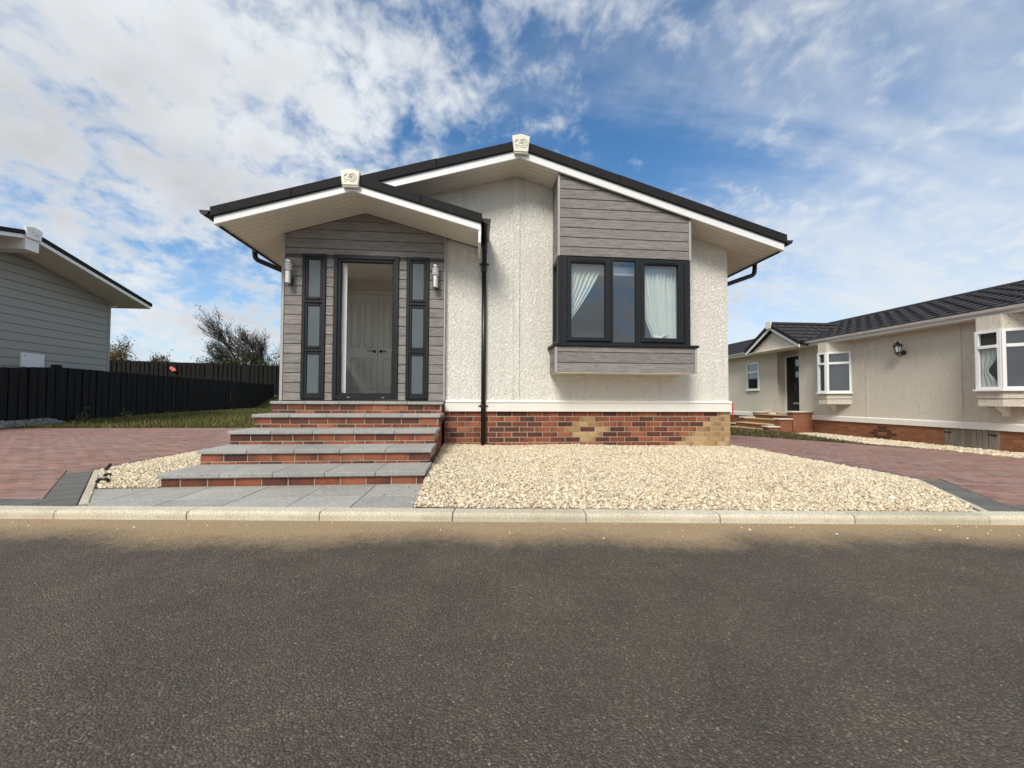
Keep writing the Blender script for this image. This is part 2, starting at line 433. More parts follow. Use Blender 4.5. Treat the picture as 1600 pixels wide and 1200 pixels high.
M = {}
M['render'] = m_render('cream_render', (0.92, 0.895, 0.825))
M['render_far'] = m_render('beige_render', (0.80, 0.735, 0.63))
M['plinth'] = plain('stippled_plinth', (0.82, 0.795, 0.73), 0.7, var=0.06, scale=20, bump=0.9, bscale=34)
M['trim'] = plain('cream_trim', (0.82, 0.80, 0.74), 0.55, var=0.05, bump=0.25, bscale=26)
M['white'] = plain('white_upvc', (0.84, 0.85, 0.85), 0.35, var=0.03)
M['soffit'] = plain('cream_soffit_board', (0.72, 0.68, 0.60), 0.5, var=0.06)
M['gap'] = plain('shadow_gap_backing', (0.10, 0.093, 0.088), 0.9)
M['clad'] = m_wood('grey_oak_cladding', (0.115, 0.104, 0.099), (0.365, 0.338, 0.322), 'x')
M['clad_y'] = m_wood('grey_oak_cladding_side', (0.115, 0.104, 0.099), (0.365, 0.338, 0.322), 'y')
M['clad_trim'] = plain('grey_corner_trim', (0.40, 0.385, 0.365), 0.5, var=0.06)
M['anth'] = plain('anthracite_frame', (0.0088, 0.0105, 0.0130), 0.50, 0.38, var=0.10)
M['black'] = plain('black_plastic', (0.008, 0.008, 0.009), 0.38, var=0.2)
M['verge'] = plain('black_verge_granule', (0.017, 0.016, 0.017), 0.85, 0.3, var=0.3, scale=30, bump=0.5, bscale=160)
M['tile'] = plain('charcoal_roof_tile', (0.034, 0.031, 0.033), 0.72, 0.35, var=0.3, scale=20, bump=0.4, bscale=120)
M['crest'] = plain('cream_crest', (0.80, 0.77, 0.64), 0.45, var=0.04)
M['brick'] = m_brick('red_brick', [(0.0, (0.105, 0.042, 0.031)), (0.2, (0.18, 0.060, 0.038)), (0.5, (0.255, 0.080, 0.045)), (0.78, (0.30, 0.100, 0.054)), (1.0, (0.34, 0.130, 0.072))], amount=0.62)
M['brick_dark'] = m_brick('brown_brick', [(0.0, (0.085, 0.036, 0.030)), (1.0, (0.13, 0.048, 0.036))])
M['brick_yel'] = m_brick('buff_brick', [(0.0, (0.33, 0.205, 0.095)), (0.4, (0.45, 0.305, 0.145)), (0.75, (0.50, 0.365, 0.19)), (1.0, (0.40, 0.25, 0.12))], (0.17, 0.085, 0.045), 0.72)
M['brick_org'] = m_brick('orange_brick', [(0.0, (0.25, 0.098, 0.050)), (0.5, (0.29, 0.122, 0.064)), (1.0, (0.32, 0.145, 0.078))], (0.16, 0.066, 0.038), 0.5)
M['brick_bro'] = plain('brown_accent_brick', (0.085, 0.028, 0.016), 0.85)
M['mortar'] = m_conc('sand_mortar', (0.34, 0.28, 0.21), (0.46, 0.39, 0.30), 120)
M['mortar_org'] = m_conc('red_sand_mortar', (0.33, 0.20, 0.125), (0.40, 0.25, 0.16), 120)
M['slab'] = m_conc('grey_slab', (0.315, 0.31, 0.295), (0.395, 0.39, 0.37), 95, spots=(0.43, 0.415, 0.375))
M['kerb'] = m_conc('concrete_kerb', (0.50, 0.45, 0.34), (0.62, 0.575, 0.46), 110, spots=(0.34, 0.27, 0.165))
M['cap'] = m_conc('pale_coping', (0.58, 0.54, 0.47), (0.68, 0.65, 0.58), 100)
M['tread'] = m_conc('buff_tread', (0.45, 0.34, 0.18), (0.52, 0.41, 0.24), 100)
M['paver'] = m_paver('red_block_paving', [(0.0, (0.20, 0.122, 0.106)), (0.3, (0.255, 0.142, 0.120)), (0.6, (0.295, 0.165, 0.140)), (0.85, (0.325, 0.20, 0.172)), (1.0, (0.235, 0.18, 0.158))])
M['paver_ch'] = m_paver('charcoal_block_paving', [(0.0, (0.095, 0.098, 0.097)), (1.0, (0.135, 0.137, 0.134))])
M['sand'] = m_soil('jointing_sand', (0.20, 0.165, 0.13), (0.28, 0.235, 0.19), 9)
M['bed'] = m_soil('gravel_bed', (0.44, 0.345, 0.22), (0.58, 0.48, 0.33), 14)
M['soil'] = m_soil('ground_soil', (0.075, 0.085, 0.03), (0.12, 0.115, 0.05), 1.6)
M['stone'] = m_attr('gravel_stone', 0.8, 0.3)
M['grass'] = m_attr('grass_blades', 0.75, 0.2)
M['leaf'] = m_attr('shrub_leaves', 0.7, 0.25)
M['asphalt'] = m_asphalt()
M['glass'] = m_glass()
M['curtain'] = m_curtain()
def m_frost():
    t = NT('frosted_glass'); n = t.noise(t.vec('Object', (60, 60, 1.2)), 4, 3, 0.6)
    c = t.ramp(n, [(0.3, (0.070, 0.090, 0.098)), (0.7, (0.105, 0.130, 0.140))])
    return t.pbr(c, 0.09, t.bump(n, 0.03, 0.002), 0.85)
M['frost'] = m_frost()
M['dark_room'] = plain('dark_interior', (0.016, 0.016, 0.018), 0.8)
M['wall_in'] = plain('magnolia_wall', (0.80, 0.78, 0.72), 0.8, var=0.03)
M['ceil_in'] = plain('ceiling_white', (0.74, 0.71, 0.63), 0.8, var=0.03)
M['door_in'] = plain('white_panel_door', (0.84, 0.84, 0.81), 0.5, var=0.03)
M['carpet'] = plain('beige_carpet', (0.50, 0.45, 0.38), 0.95, var=0.1)
M['chrome'] = plain('brushed_steel', (0.74, 0.72, 0.69), 0.36, metal=1.0, var=0.05)
M['clear'] = plain('lamp_lens', (0.62, 0.66, 0.66), 0.12, 0.8, var=0.02)
M['fence'] = m_wood('black_stained_timber', (0.0030, 0.0028, 0.0026), (0.011, 0.010, 0.009), 'z', 0.9)
M['old_wood'] = m_wood('weathered_board', (0.13, 0.105, 0.085), (0.30, 0.26, 0.215), 'z', 0.85)
M['grey_board'] = plain('grey_fibre_board', (0.315, 0.318, 0.300), 0.6, var=0.06, scale=12, bump=0.2, bscale=60)
M['grey_dark'] = plain('grey_gap', (0.03, 0.032, 0.033), 0.9)
M['meter'] = plain('white_meter_box', (0.72, 0.73, 0.73), 0.4, var=0.02)
M['bark'] = plain('bark', (0.055, 0.045, 0.036), 0.9, var=0.35)
M['red'] = plain('red_plastic', (0.62, 0.035, 0.045), 0.45, var=0.08)
M['pink'] = plain('coral_plastic', (0.70, 0.16, 0.13), 0.5, var=0.08)
M['greystone'] = m_attr('grey_shingle', 0.85, 0.25)
# ================================================================== SETTING
KS = -0.0947                                   # kerb line: y = 2.735 + KS*x  (front face)
def kerb_front(x): return 2.735 + KS*x
def kerb_back(x): return 2.857 + KS*x
def terrain(x, y):
    """the plot falls gently to the neighbour on the right, rises to the boundary at the far left"""
    x = np.asarray(x, float); y = np.asarray(y, float)
    right = -0.22*np.clip((x-4.6)/5.0, 0, 1)
    left = 0.10*np.clip((y-12.9)/4.5, 0, 1)*np.clip((-x-3)/4, 0, 1)
    bank = 1.25*np.clip((y-27)/5.0, 0, 1)*np.clip((-x-11)/4, 0, 1)
    return right+left+bank
# ground: one sheet out to the horizon
gx = np.concatenate([[-900, -400, -150, -70], np.arange(-40, 40.1, 1.0), [70, 150, 400, 900]])
gy = np.concatenate([[-900, -300, -100, -40, -12, -4, 0, 2.0], np.arange(3.0, 45.1, 1.0), [70, 150, 400, 900]])
GX, GY = np.meshgrid(gx, gy)
GZ = terrain(GX, GY) - 0.075
GZ[GY < 3.5] -= 0.05
nv = [(float(a), float(b), float(c)) for a, b, c in zip(GX.ravel(), GY.ravel(), GZ.ravel())]
nxn = len(gx)
nf = [(j*nxn+i, j*nxn+i+1, (j+1)*nxn+i+1, (j+1)*nxn+i) for j in range(len(gy)-1) for i in range(nxn-1)]
mb = MB(); mb.add(nv, nf)
tag(mb.build('ground', M['soil'], smooth=True), kind='structure')
# road
mb = MB()
rx = np.linspace(-60, 60, 61)
mb.add([(x, kerb_front(x)+0.02, -0.054) for x in rx]+[(x, -45.0, -0.054) for x in rx],
       [(i+61, i+62, i+1, i) for i in range(60)])
tag(mb.build('road', M['asphalt']), kind='structure')
# kerb: separate bullnosed stones
kerb = thing('kerb', (0, 2.735, 0), kind='structure')
ang = math.atan(KS)
L = 0.912
prof = [(0.0, -0.16), (0.0, -0.020), (0.004, -0.008), (0.012, 0.0), (0.024, 0.004), (0.118, 0.004), (0.122, 0.0), (0.122, -0.16)]
def kerb_mesh(i):
    m_ = MB()
    e = 0.003
    rings = []
    for x, ins in ((0.0, e), (e, 0.0), (L-e, 0.0), (L, e)):
        rings.append([(x, a+ins*(1 if a < 0.06 else -1), z-ins*(1 if z > -0.05 else 0)) for a, z in prof])
    n = len(prof); vs = [p for r in rings for p in r]; fs = []
    for k in range(3):
        for q in range(n):
            w = (q+1) % n; fs.append((k*n+q, k*n+w, (k+1)*n+w, (k+1)*n+q))
    fs.append(tuple(range(n))); fs.append(tuple(range(3*n, 4*n))[::-1])
    m_.add(vs, [f[::-1] for f in fs]); me = m_.mesh('kerb_stone'); me.materials.append(M['kerb']); return me
kme = kerb_mesh(0)
for k in range(-13, 14):
    s0 = (-1.070)/math.cos(ang) + k*(L+0.006)
    inst('kerb_stone', kme, (s0*math.cos(ang), 2.735+s0*math.sin(ang)+random.uniform(-.002, .002), random.uniform(-.002, .002)), kerb, rot=(random.uniform(-.004, .004), random.uniform(-.0015, .0015), ang))

# path of grey slabs between the kerb and the steps
path = thing('path', (-1.7, 3.3, 0), kind='structure')
CR = ((-2.845, 3.186), (-4.03, 4.63))          # cream edging strip runs here (its path side)
def slab_obj(poly, z0, z1, parent, name='slab'):
    mb = MB(); mb.prism(poly, 'z', z1, z0, ch=0.004); return mb.build(name, M['slab'], parent)
xs_j = [-3.735, -3.263, -2.790, -2.318, -1.8355, -1.3617, -0.9033, -0.4500]
nrm_d = (CR[1][1]-CR[0][1], -(CR[1][0]-CR[0][0])); dl = math.hypot(*nrm_d); nrm_d = (nrm_d[0]/dl, nrm_d[1]/dl)
c_d = nrm_d[0]*CR[0][0]+nrm_d[1]*CR[0][1]
for i in range(len(xs_j)-1):
    x0, x1 = xs_j[i]+0.0025, xs_j[i+1]-0.0025
    for (ya, yb) in ((None, 3.275), (3.280, 3.700)):
        if ya is None: poly = [(x0, kerb_back(x0)+0.006), (x1, kerb_back(x1)+0.006), (x1, yb), (x0, yb)]
        else: poly = [(x0, ya), (x1, ya), (x1, yb), (x0, yb)]
        poly = clip(poly, -nrm_d[0], -nrm_d[1], -(c_d+0.004))
        poly = dedupe(poly)
        if len(poly) >= 3 and abs(area(poly)) > 0.004:
            slab_obj(poly, -0.05, 0.003+random.uniform(-.0015, .0015), path)
mb = MB(); mb.prism([(-3.45, kerb_back(-3.45)), (-0.452, kerb_back(-.452)), (-0.452, 3.70), (-3.45, 3.70)], 'z', -0.06, -0.010); mb.build('bedding', M['sand'], path)

# cream edging strip between charcoal pavers and the slabs
def strip(poly_line, w, z0, z1, mat, name, label, cat):
    (ax, ay), (bx_, by_) = poly_line
    d = Vector((bx_-ax, by_-ay, 0)).normalized(); n_ = Vector((-d.y, d.x, 0))*w
    mb = MB(); mb.prism([(ax, ay), (bx_, by_), (bx_+n_.x, by_+n_.y), (ax+n_.x, ay+n_.y)], 'z', z1, z0, ch=0.006)
    return tag(mb.build(name, mat), label, cat)
strip(((-2.845, 3.196), (-4.03, 4.65)), 0.052, -0.10, 0.012, M['kerb'], 'edging_strip', 'thin cream concrete edging strip slanting back from the kerb beside the grey slabs', 'edging')
strip(((3.60, kerb_back(3.6)+0.005), (4.40, 3.62)), -0.045, -0.10, 0.008, M['kerb'], 'edging_strip', 'thin pale edging strip slanting between the big cream gravel bed and charcoal pavers', 'edging')

# ---- block paved driveways
def paver_tpl(mat, lx=0.197, ly=0.097):
    mb = MB(); b = 0.004
    mb.prism([(-lx/2, -ly/2), (lx/2, -ly/2), (lx/2, ly/2), (-lx/2, ly/2)], 'z', 0.0, -0.05, ch=b)
    me = mb.mesh('paver'); me.materials.append(mat); return me
PV = {k: paver_tpl(M[k]) for k in ('paver', 'paver_ch')}
def driveway(name, loc, rects, nobj):
    """rects: list of (poly, matkey, whole, centre, angle)"""
    root = thing(name, loc, kind='structure')
    def size_key(r):
        c = r[3]; return math.hypot(c[0], c[1])
    def inview(r):
        c = r[3]; a = math.degrees(math.atan2(c[0], c[1]))-5.1
        return abs(a) < 52.5
    whole = [r for r in rects if r[2] and inview(r)]
    whole.sort(key=size_key)
    near = set(id(r) for r in whole[:nobj])
    rest = {'paver': MB(), 'paver_ch': MB()}
    for r in rects:
        z = float(terrain(r[3][0], r[3][1])) + 0.002 + random.uniform(-.0018, .0018)
        if id(r) in near:
            o = inst('paver', PV[r[1]], (r[3][0], r[3][1], z), root, rot=(random.uniform(-.008, .008), random.uniform(-.008, .008), r[4]))
        else:
            p = inset(r[0] if area(r[0]) > 0 else r[0][::-1], 0.0)
            m0 = rest[r[1]]; o0 = len(m0.v)
            m0.prism(p, 'z', 0.0, -0.035, ch=0.004)
            for k in range(o0, len(m0.v)):
                x, y, zz = m0.v[k]; m0.v[k] = (x, y, zz + float(terrain(x, y)) + (z-float(terrain(r[3][0], r[3][1]))))
    for k, m0 in rest.items():
        if m0.v: tag(m0.build('paver_field', M[k], root), kind='stuff')
    return root
def grid_pavers(x0, x1, y0, y1, planes, mat='paver'):
    out = []; lx, ly = 0.200, 0.100
    rows = int((y1-y0)/ly)+1
    for j in range(rows):
        off = (j % 2)*0.1
        cols = int((x1-x0)/lx)+2
        for i in range(cols):
            cx, cy = x0+off+i*lx, y0+j*ly
            poly = [(cx-.0985, cy-.0485), (cx+.0985, cy-.0485), (cx+.0985, cy+.0485), (cx-.0985, cy+.0485)]
            a0 = abs(area(poly))
            for pl in planes:
                poly = clip(poly, *pl)
                if len(poly) < 3: break
            if len(poly) < 3: continue
            poly = dedupe(poly, 4e-3)
            if len(poly) < 3 or abs(area(poly)) < 0.0012: continue
            out.append((poly, mat, abs(area(poly)) > a0*0.999, (cx, cy), 0.0))
    return out
def soldier(ax, ay, bx_, by_, depth, mat='paver_ch', pitch=0.100):
    """course of blocks laid end-on beside the line a-b, to its left"""
    d = Vector((bx_-ax, by_-ay)); l = d.length; d /= l; n_ = Vector((-d.y, d.x)); out = []
    k = int(l/pitch); a = math.atan2(d.y, d.x)
    for i in range(k):
        c = Vector((ax, ay))+d*(pitch*(i+.5))+n_*depth/2
        h = [(-.0485, -depth/2+.002), (.0485, -depth/2+.002), (.0485, depth/2-.002), (-.0485, depth/2-.002)]
        poly = [(c.x+p*d.x+q*n_.x, c.y+p*d.y+q*n_.y) for p, q in h]
        out.append((poly, mat, abs(depth-.2) < .01, (c.x, c.y), a+math.pi/2))
    return out
# left drive
DL0, DL1 = Vector((-2.925, 3.196)), Vector((-4.085, 4.62))      # outer side of the edging
dd = (DL1-DL0).normalized(); nn = Vector((-dd.y, dd.x))           # points to the drive (left)
if nn.x > 0: nn = -nn
rects = []
rects += soldier(DL1.x, DL1.y, DL0.x, DL0.y, -0.2) if False else soldier(DL0.x, DL0.y, DL1.x, DL1.y, 0.2)
rects += [r for r in soldier(-15.0, kerb_back(-15.0)+.006, -3.12, kerb_back(-3.12)+.006, 0.2)]
rects += soldier(-4.07, 4.68, -4.07, 11.0, 0.10, pitch=0.200) if False else []
for i in range(32):
    cy = 4.80+i*.2
    rects.append(([(-4.185, cy-.0985), (-4.088, cy-.0985), (-4.088, cy+.0985), (-4.185, cy+.0985)], 'paver_ch', False, (-4.137, cy), 0.0))
pd = DL0+nn*0.203
cA = nn.x*pd.x+nn.y*pd.y
def kb_plane(off): return (KS, -1.0, -(2.857+off))        # keep y >= 2.857+off+KS*x
rects += grid_pavers(-15.0, -2.8, 3.3, 4.70, [(-nn.x, -nn.y, -cA), kb_plane(0.212), (0, 1, 4.70)])
rects += grid_pavers(-15.0, -4.0, 4.80-.05, 11.1, [(1, 0, -4.19), (0, -1, -4.702), kb_plane(0.212), (0, 1, 11.05), (-0.35, 1, 15.6)])
driveway('driveway', (-8, 6, 0), rects, 300)
mb = MB(); mb.prism([(-15, kerb_back(-15)), (-2.93, kerb_back(-2.93)), (-4.06, 4.66), (-4.06, 11.05), (-13, 11.05), (-15, 10.4)], 'z', -0.06, -0.006); tag(mb.build('driveway_bedding', M['sand']), kind='structure')
# right drive
rects = []
RD0, RD1 = Vector((3.66, kerb_back(3.66)+.01)), Vector((4.45, 3.60))
dr = (RD1-RD0).normalized(); nr_ = Vector((dr.y, -dr.x))
rects += soldier(RD1.x, RD1.y, RD0.x, RD0.y, 0.2)
rects += soldier(3.98, kerb_back(3.98)+.006, 13.0, kerb_back(13.0)+.006, 0.2)
for i in range(26):
    cy = 3.78+i*.2
    rects.append(([(4.47, cy-.0985), (4.567, cy-.0985), (4.567, cy+.0985), (4.47, cy+.0985)], 'paver_ch', False, (4.52, cy), 0.0))
pd = RD0+nr_*0.203; cB = nr_.x*pd.x+nr_.y*pd.y
lim = [kb_plane(0.212), (1, 0, 9.62), (0.62, 1, 13.35), (0, 1, 9.3)]
rects += grid_pavers(3.6, 9.8, 2.3, 3.70, [(-nr_.x, -nr_.y, -cB), (0, 1, 3.68)]+lim)
rects += grid_pavers(4.6, 9.8, 3.80-.05, 9.3, [(-1, 0, -4.572), (0, -1, -3.682)]+lim)
driveway('driveway', (7, 5, -.1), rects, 300)
mb = MB(); vs_ = []; fs_ = []
gxs = np.linspace(3.7, 9.64, 25); gys = np.linspace(0, 1, 25)
for x in gxs:
    y0, y1 = kerb_back(x), max(min(9.3, 13.37-.62*x), kerb_back(x)+.1)
    for q in gys:
        y = y0+(y1-y0)*q; xx = max(x, 4.45 if y > 3.6 else x)
        vs_.append((xx, y, float(terrain(xx, y))-0.007))
for i in range(24):
    for j in range(24): fs_.append((i*25+j, (i+1)*25+j, (i+1)*25+j+1, i*25+j+1))
mb.add(vs_, fs_); tag(mb.build('driveway_bedding', M['sand']), kind='structure')

# ---- gravel: loose stones, real geometry
def ico():
    bm = bmesh.new(); bmesh.ops.create_icosphere(bm, subdivisions=1, radius=1.0)
    v = np.array([q.co[:] for q in bm.verts]); f = np.array([[q.index for q in p.verts] for p in bm.faces]); bm.free(); return v, f
IV, IF = ico()
def stones(name, mat, label, cat, poly, dens, zfun, size, palette, bed=True, extra=None, bedz=-0.016, flat=0.62):
    P = np.array(poly); x0, y0 = P.min(0); x1, y1 = P.max(0)
    n = int((x1-x0)*(y1-y0)*dens)
    X = rng.uniform(x0, x1, n); Y = rng.uniform(y0, y1, n)
    ins = np.zeros(n, bool); j = len(P)-1
    for i in range(len(P)):
        c = ((P[i, 1] > Y) != (P[j, 1] > Y)) & (X < (P[j, 0]-P[i, 0])*(Y-P[i, 1])/(P[j, 1]-P[i, 1]+1e-12)+P[i, 0]); ins ^= c; j = i
    X, Y = X[ins], Y[ins]
    if extra is not None:
        X = np.concatenate([X, extra[:, 0]]); Y = np.concatenate([Y, extra[:, 1]])
    n = len(X); Z = zfun(X, Y)+rng.uniform(-0.007, 0.005, n)
    s = size*np.exp(rng.normal(0, 0.32, n))
    sc = np.stack([s*rng.uniform(.95, 1.5, n), s*rng.uniform(.7, 1.0, n), s*rng.uniform(flat*.75, flat*1.2, n)], 1)
    V = IV[None]*(1+rng.normal(0, .13, (n, 12, 3)))*sc[:, None]
    q = rng.normal(size=(n, 4)); q[:, 1:3] *= 0.38; q /= np.linalg.norm(q, axis=1)[:, None]
    w, a, b, c = q.T
    Rm = np.stack([np.stack([1-2*(b*b+c*c), 2*(a*b-c*w), 2*(a*c+b*w)], 1), np.stack([2*(a*b+c*w), 1-2*(a*a+c*c), 2*(b*c-a*w)], 1), np.stack([2*(a*c-b*w), 2*(b*c+a*w), 1-2*(a*a+b*b)], 1)], 1)
    V = np.einsum('nij,nkj->nki', Rm, V)+np.stack([X, Y, Z], 1)[:, None]
    F = (IF[None]+12*np.arange(n)[:, None, None]).reshape(-1, 3)
    me = bpy.data.meshes.new(name); me.vertices.add(n*12); me.vertices.foreach_set('co', V.reshape(-1).astype(np.float32))
    me.loops.add(len(F)*3); me.loops.foreach_set('vertex_index', F.reshape(-1).astype(np.int32))
    me.polygons.add(len(F)); me.polygons.foreach_set('loop_start', np.arange(0, len(F)*3, 3, dtype=np.int32))
    me.polygons.foreach_set('use_smooth', np.ones(len(F), bool))
    me.update(calc_edges=True)
    pal = np.array(palette); k = rng.integers(0, len(pal), n)
    colr = pal[k]*np.exp(rng.normal(0, .12, (n, 1)))
    cc = np.concatenate([np.repeat(colr, 12, 0), np.ones((n*12, 1))], 1)
    at = me.color_attributes.new('tint', 'FLOAT_COLOR', 'POINT'); at.data.foreach_set('color', cc.reshape(-1).astype(np.float32))
    me.materials.append(mat)
    o = bpy.data.objects.new(name, me); COL.objects.link(o)
    tag(o, label, cat, kind='stuff'); return o
def bed_sheet(poly, zfun, mat, dz, name='gravel_bed', n=26):
    P = np.array(poly); x0, y0 = P.min(0); x1, y1 = P.max(0)
    bm = bmesh.new(); vs = [bm.verts.new((p[0], p[1], 0)) for p in poly]; bm.faces.new(vs)
    for k in range(1, n):
        for (co, no) in (((x0+(x1-x0)*k/n, 0, 0), (1, 0, 0)), ((0, y0+(y1-y0)*k/n, 0), (0, 1, 0))):
            bmesh.ops.bisect_plane(bm, geom=bm.verts[:]+bm.edges[:]+bm.faces[:], plane_co=co, plane_no=no)
    for v in bm.verts: v.co.z = float(zfun(np.array([v.co.x]), np.array([v.co.y]))[0])+dz
    bmesh.ops.recalc_face_normals(bm, faces=bm.faces[:])
    me = bpy.data.meshes.new(name); bm.to_mesh(me); bm.free()
    for p in me.polygons:
        pass
    return tag(link_mesh(name, me, mat), kind='structure')
CREAM = [(0.72, 0.62, 0.45), (0.755, 0.67, 0.51), (0.68, 0.56, 0.385), (0.77, 0.71, 0.57), (0.64, 0.52, 0.36), (0.725, 0.64, 0.485), (0.745, 0.65, 0.475), (0.52, 0.415, 0.285), (0.46, 0.40, 0.32)]
def z_bed_r(x, y):
    t = np.clip((y-2.75)/2.9, 0, 1)
    e = np.clip((4.47-x)/0.7, 0, 1)
    lump = 0.012*np.sin(x*3.1+y*1.7)*np.sin(y*2.6-x*.8)
    return 0.004+(t**0.8*(0.135-.011*(x+.45))+lump*np.clip(t*3, 0, 1))*e
BR = [(-0.445, kerb_back(-.445)+.012), (3.58, kerb_back(3.58)+.012), (4.40, 3.62), (4.45, 7.2), (3.90, 7.2), (3.90, 5.72), (-0.465, 5.72), (-0.465, 3.7)]
bed_sheet(BR, z_bed_r, M['bed'], -0.009)
stones('gravel', M['stone'], 'broad bed of cream gravel in front of the main bungalow', 'gravel', BR, 5400, z_bed_r, 0.0084, CREAM)
def z_bed_l(x, y):
    return 0.012+0.05*np.clip((y-3.8)/1.5, 0, 1)*np.clip((x+4.05)/.5, 0, 1)
BL = [(-3.24, 3.712), (-2.66, 3.712), (-2.66, 9.0), (-4.04, 9.0), (-4.04, 4.66)]
bed_sheet(BL, z_bed_l, M['bed'], -0.009)
stones('gravel', M['stone'], 'small wedge of cream gravel left of the entrance steps', 'gravel', BL, 5400, z_bed_l, 0.0084, CREAM)
# gravel margin along the neighbour on the right
BN = [(9.66, -1.0), (10.36, -1.0), (10.36, 11.25), (8.85, 11.25), (8.55, 10.1), (8.75, 8.55), (9.66, 7.38)]
z_bn = lambda x, y: terrain(x, y)+0.010+0.02*np.clip((x-9.7)/.5, 0, 1)
bed_sheet(BN, z_bn, M['bed'], -0.012, n=12)
stones('gravel', M['stone'], 'narrow cream gravel margin along the foot of the beige bungalow', 'gravel', BN, 1300, z_bn, 0.016, CREAM)
# grey shingle heaped against the black fence
GS = [(-12.12, 10.3), (-11.55, 10.2), (-11.70, 11.6), (-12.05, 12.72), (-12.46, 12.74)]
z_gs = lambda x, y: 0.02+0.13*np.clip(1-((x+12.07+.20*(y-11.0))/.55), 0, 1)**1.3
bed_sheet(GS, z_gs, M['bed'], -0.03, n=8)
stones('shingle', M['greystone'], 'low heap of grey shingle at the foot of the black fence', 'shingle', GS, 1500, z_gs, 0.026, [(0.20, 0.20, 0.195), (0.27, 0.265, 0.255), (0.15, 0.15, 0.15), (0.33, 0.32, 0.30)])

# stones strayed on to the slabs, the kerb foot and the road
n = 70
ex_x = rng.uniform(-3.6, 4.4, n); ex_y = kerb_front(ex_x)-np.abs(rng.normal(0, .16, n))-.012
stones('loose_grit', M['stone'], 'scattered pale grit lying on the road along the kerb', 'grit', [(0, 0), (0.001, 0), (0, .001)], 1, lambda x, y: np.full(len(x), -.049), 0.0050, CREAM, extra=np.stack([ex_x, ex_y], 1))
ex = np.array([(-.52, 3.45), (-.49, 3.2), (-.56, 3.02), (-.60, 3.58), (-.48, 3.05), (-2.9, 3.62), (-2.75, 3.60), (-1.9, 3.5), (-.75, 3.3), (-2.6, 3.66), (-3.1, 3.5), (-.47, 3.33), (-.53, 3.6)])
stones('loose_grit', M['stone'], 'few cream stones strayed on to the grey slab path', 'grit', [(0, 0), (0.001, 0), (0, .001)], 1, lambda x, y: np.full(len(x), .010), 0.0085, CREAM, extra=ex)

# ---- grass
def blades(name, label, cat, pts, zfun, h, palette, wdt=0.006, lean=0.5):
    n = len(pts); X, Y = pts[:, 0], pts[:, 1]; Z = zfun(X, Y)
    a = rng.uniform(0, 2*np.pi, n); hh = h*np.exp(rng.normal(0, .35, n)); ln = rng.uniform(0, lean, n)*hh; a2 = rng.uniform(0, 2*np.pi, n)
    w = wdt*rng.uniform(.7, 1.4, n)
    p0 = np.stack([X-np.cos(a)*w, Y-np.sin(a)*w, Z-.01], 1); p1 = np.stack([X+np.cos(a)*w, Y+np.sin(a)*w, Z-.01], 1)
    mx, my = X+np.cos(a2)*ln*.4, Y+np.sin(a2)*ln*.4
    p2 = np.stack([mx+np.cos(a)*w*.7, my+np.sin(a)*w*.7, Z+hh*.6], 1); p3 = np.stack([mx-np.cos(a)*w*.7, my-np.sin(a)*w*.7, Z+hh*.6], 1)
    p4 = np.stack([X+np.cos(a2)*ln, Y+np.sin(a2)*ln, Z+hh], 1)
    V = np.stack([p0, p1, p2, p3, p4], 1).reshape(-1, 3)
    b = 5*np.arange(n)
    me = bpy.data.meshes.new(name)
    faces = np.concatenate([np.stack([b, b+1, b+2, b+3], 1).reshape(-1), np.stack([b+3, b+2, b+4], 1).reshape(-1)])
    me.vertices.add(len(V)); me.vertices.foreach_set('co', V.reshape(-1).astype(np.float32))
    me.loops.add(len(faces)); me.loops.foreach_set('vertex_index', faces.astype(np.int32))
    me.polygons.add(2*n); me.polygons.foreach_set('loop_start', np.concatenate([np.arange(n)*4, 4*n+np.arange(n)*3]).astype(np.int32))
    me.update(calc_edges=True)
    pal = np.array(palette); cl = pal[rng.integers(0, len(pal), n)]*np.exp(rng.normal(0, .18, (n, 1)))
    at = me.color_attributes.new('tint', 'FLOAT_COLOR', 'POINT'); at.data.foreach_set('color', np.concatenate([np.repeat(cl, 5, 0), np.ones((5*n, 1))], 1).reshape(-1).astype(np.float32))
    me.materials.append(M['grass']); o = bpy.data.objects.new(name, me); COL.objects.link(o)
    return tag(o, label, cat, kind='stuff')
n = 70000
gp = np.stack([rng.uniform(-15.5, -2.9, n), 11.06+rng.power(0.55, n)*0+rng.uniform(0, 1, n)**1.8*20.0], 1)
fx = np.interp(gp[:, 1], [12.9, 17.2, 30.4], [-12.4, -13.2, -15.0])
gp = gp[(gp[:, 0] > fx) & ((gp[:, 1] > 11.05) | (gp[:, 0] < -13))]
zg = lambda x, y: terrain(x, y)-0.035
GR = [(0.12, 0.135, 0.036), (0.155, 0.155, 0.05), (0.085, 0.11, 0.028), (0.21, 0.175, 0.075), (0.16, 0.125, 0.055)]
blades('lawn', 'rough green lawn between the paved drive and the black fence', 'grass', gp, zg, 0.085, GR, 0.010)
n = 30000
gp2 = np.stack([rng.uniform(5.3, 9.2, n), rng.uniform(8.2, 12.5, n)], 1)
gp2 = gp2[(gp2[:, 1] > 13.36-.62*gp2[:, 0]) & (gp2[:, 0] < np.interp(gp2[:, 1], [8.4, 10, 11.2, 12.5], [8.75, 8.6, 8.85, 8.85]))]
zg2 = lambda x, y: terrain(x, y)-0.03+0.10*np.exp(-((x-7.6)**2/1.2+(y-10.0)**2/1.4))
blades('rough_grass', 'patch of rough brown and green grass beside the brick steps of the beige bungalow', 'grass', gp2, zg2, 0.055, [(0.14, 0.115, 0.050), (0.10, 0.10, 0.035), (0.17, 0.135, 0.07), (0.07, 0.08, 0.025), (0.11, 0.085, 0.045)], 0.009, 0.9)
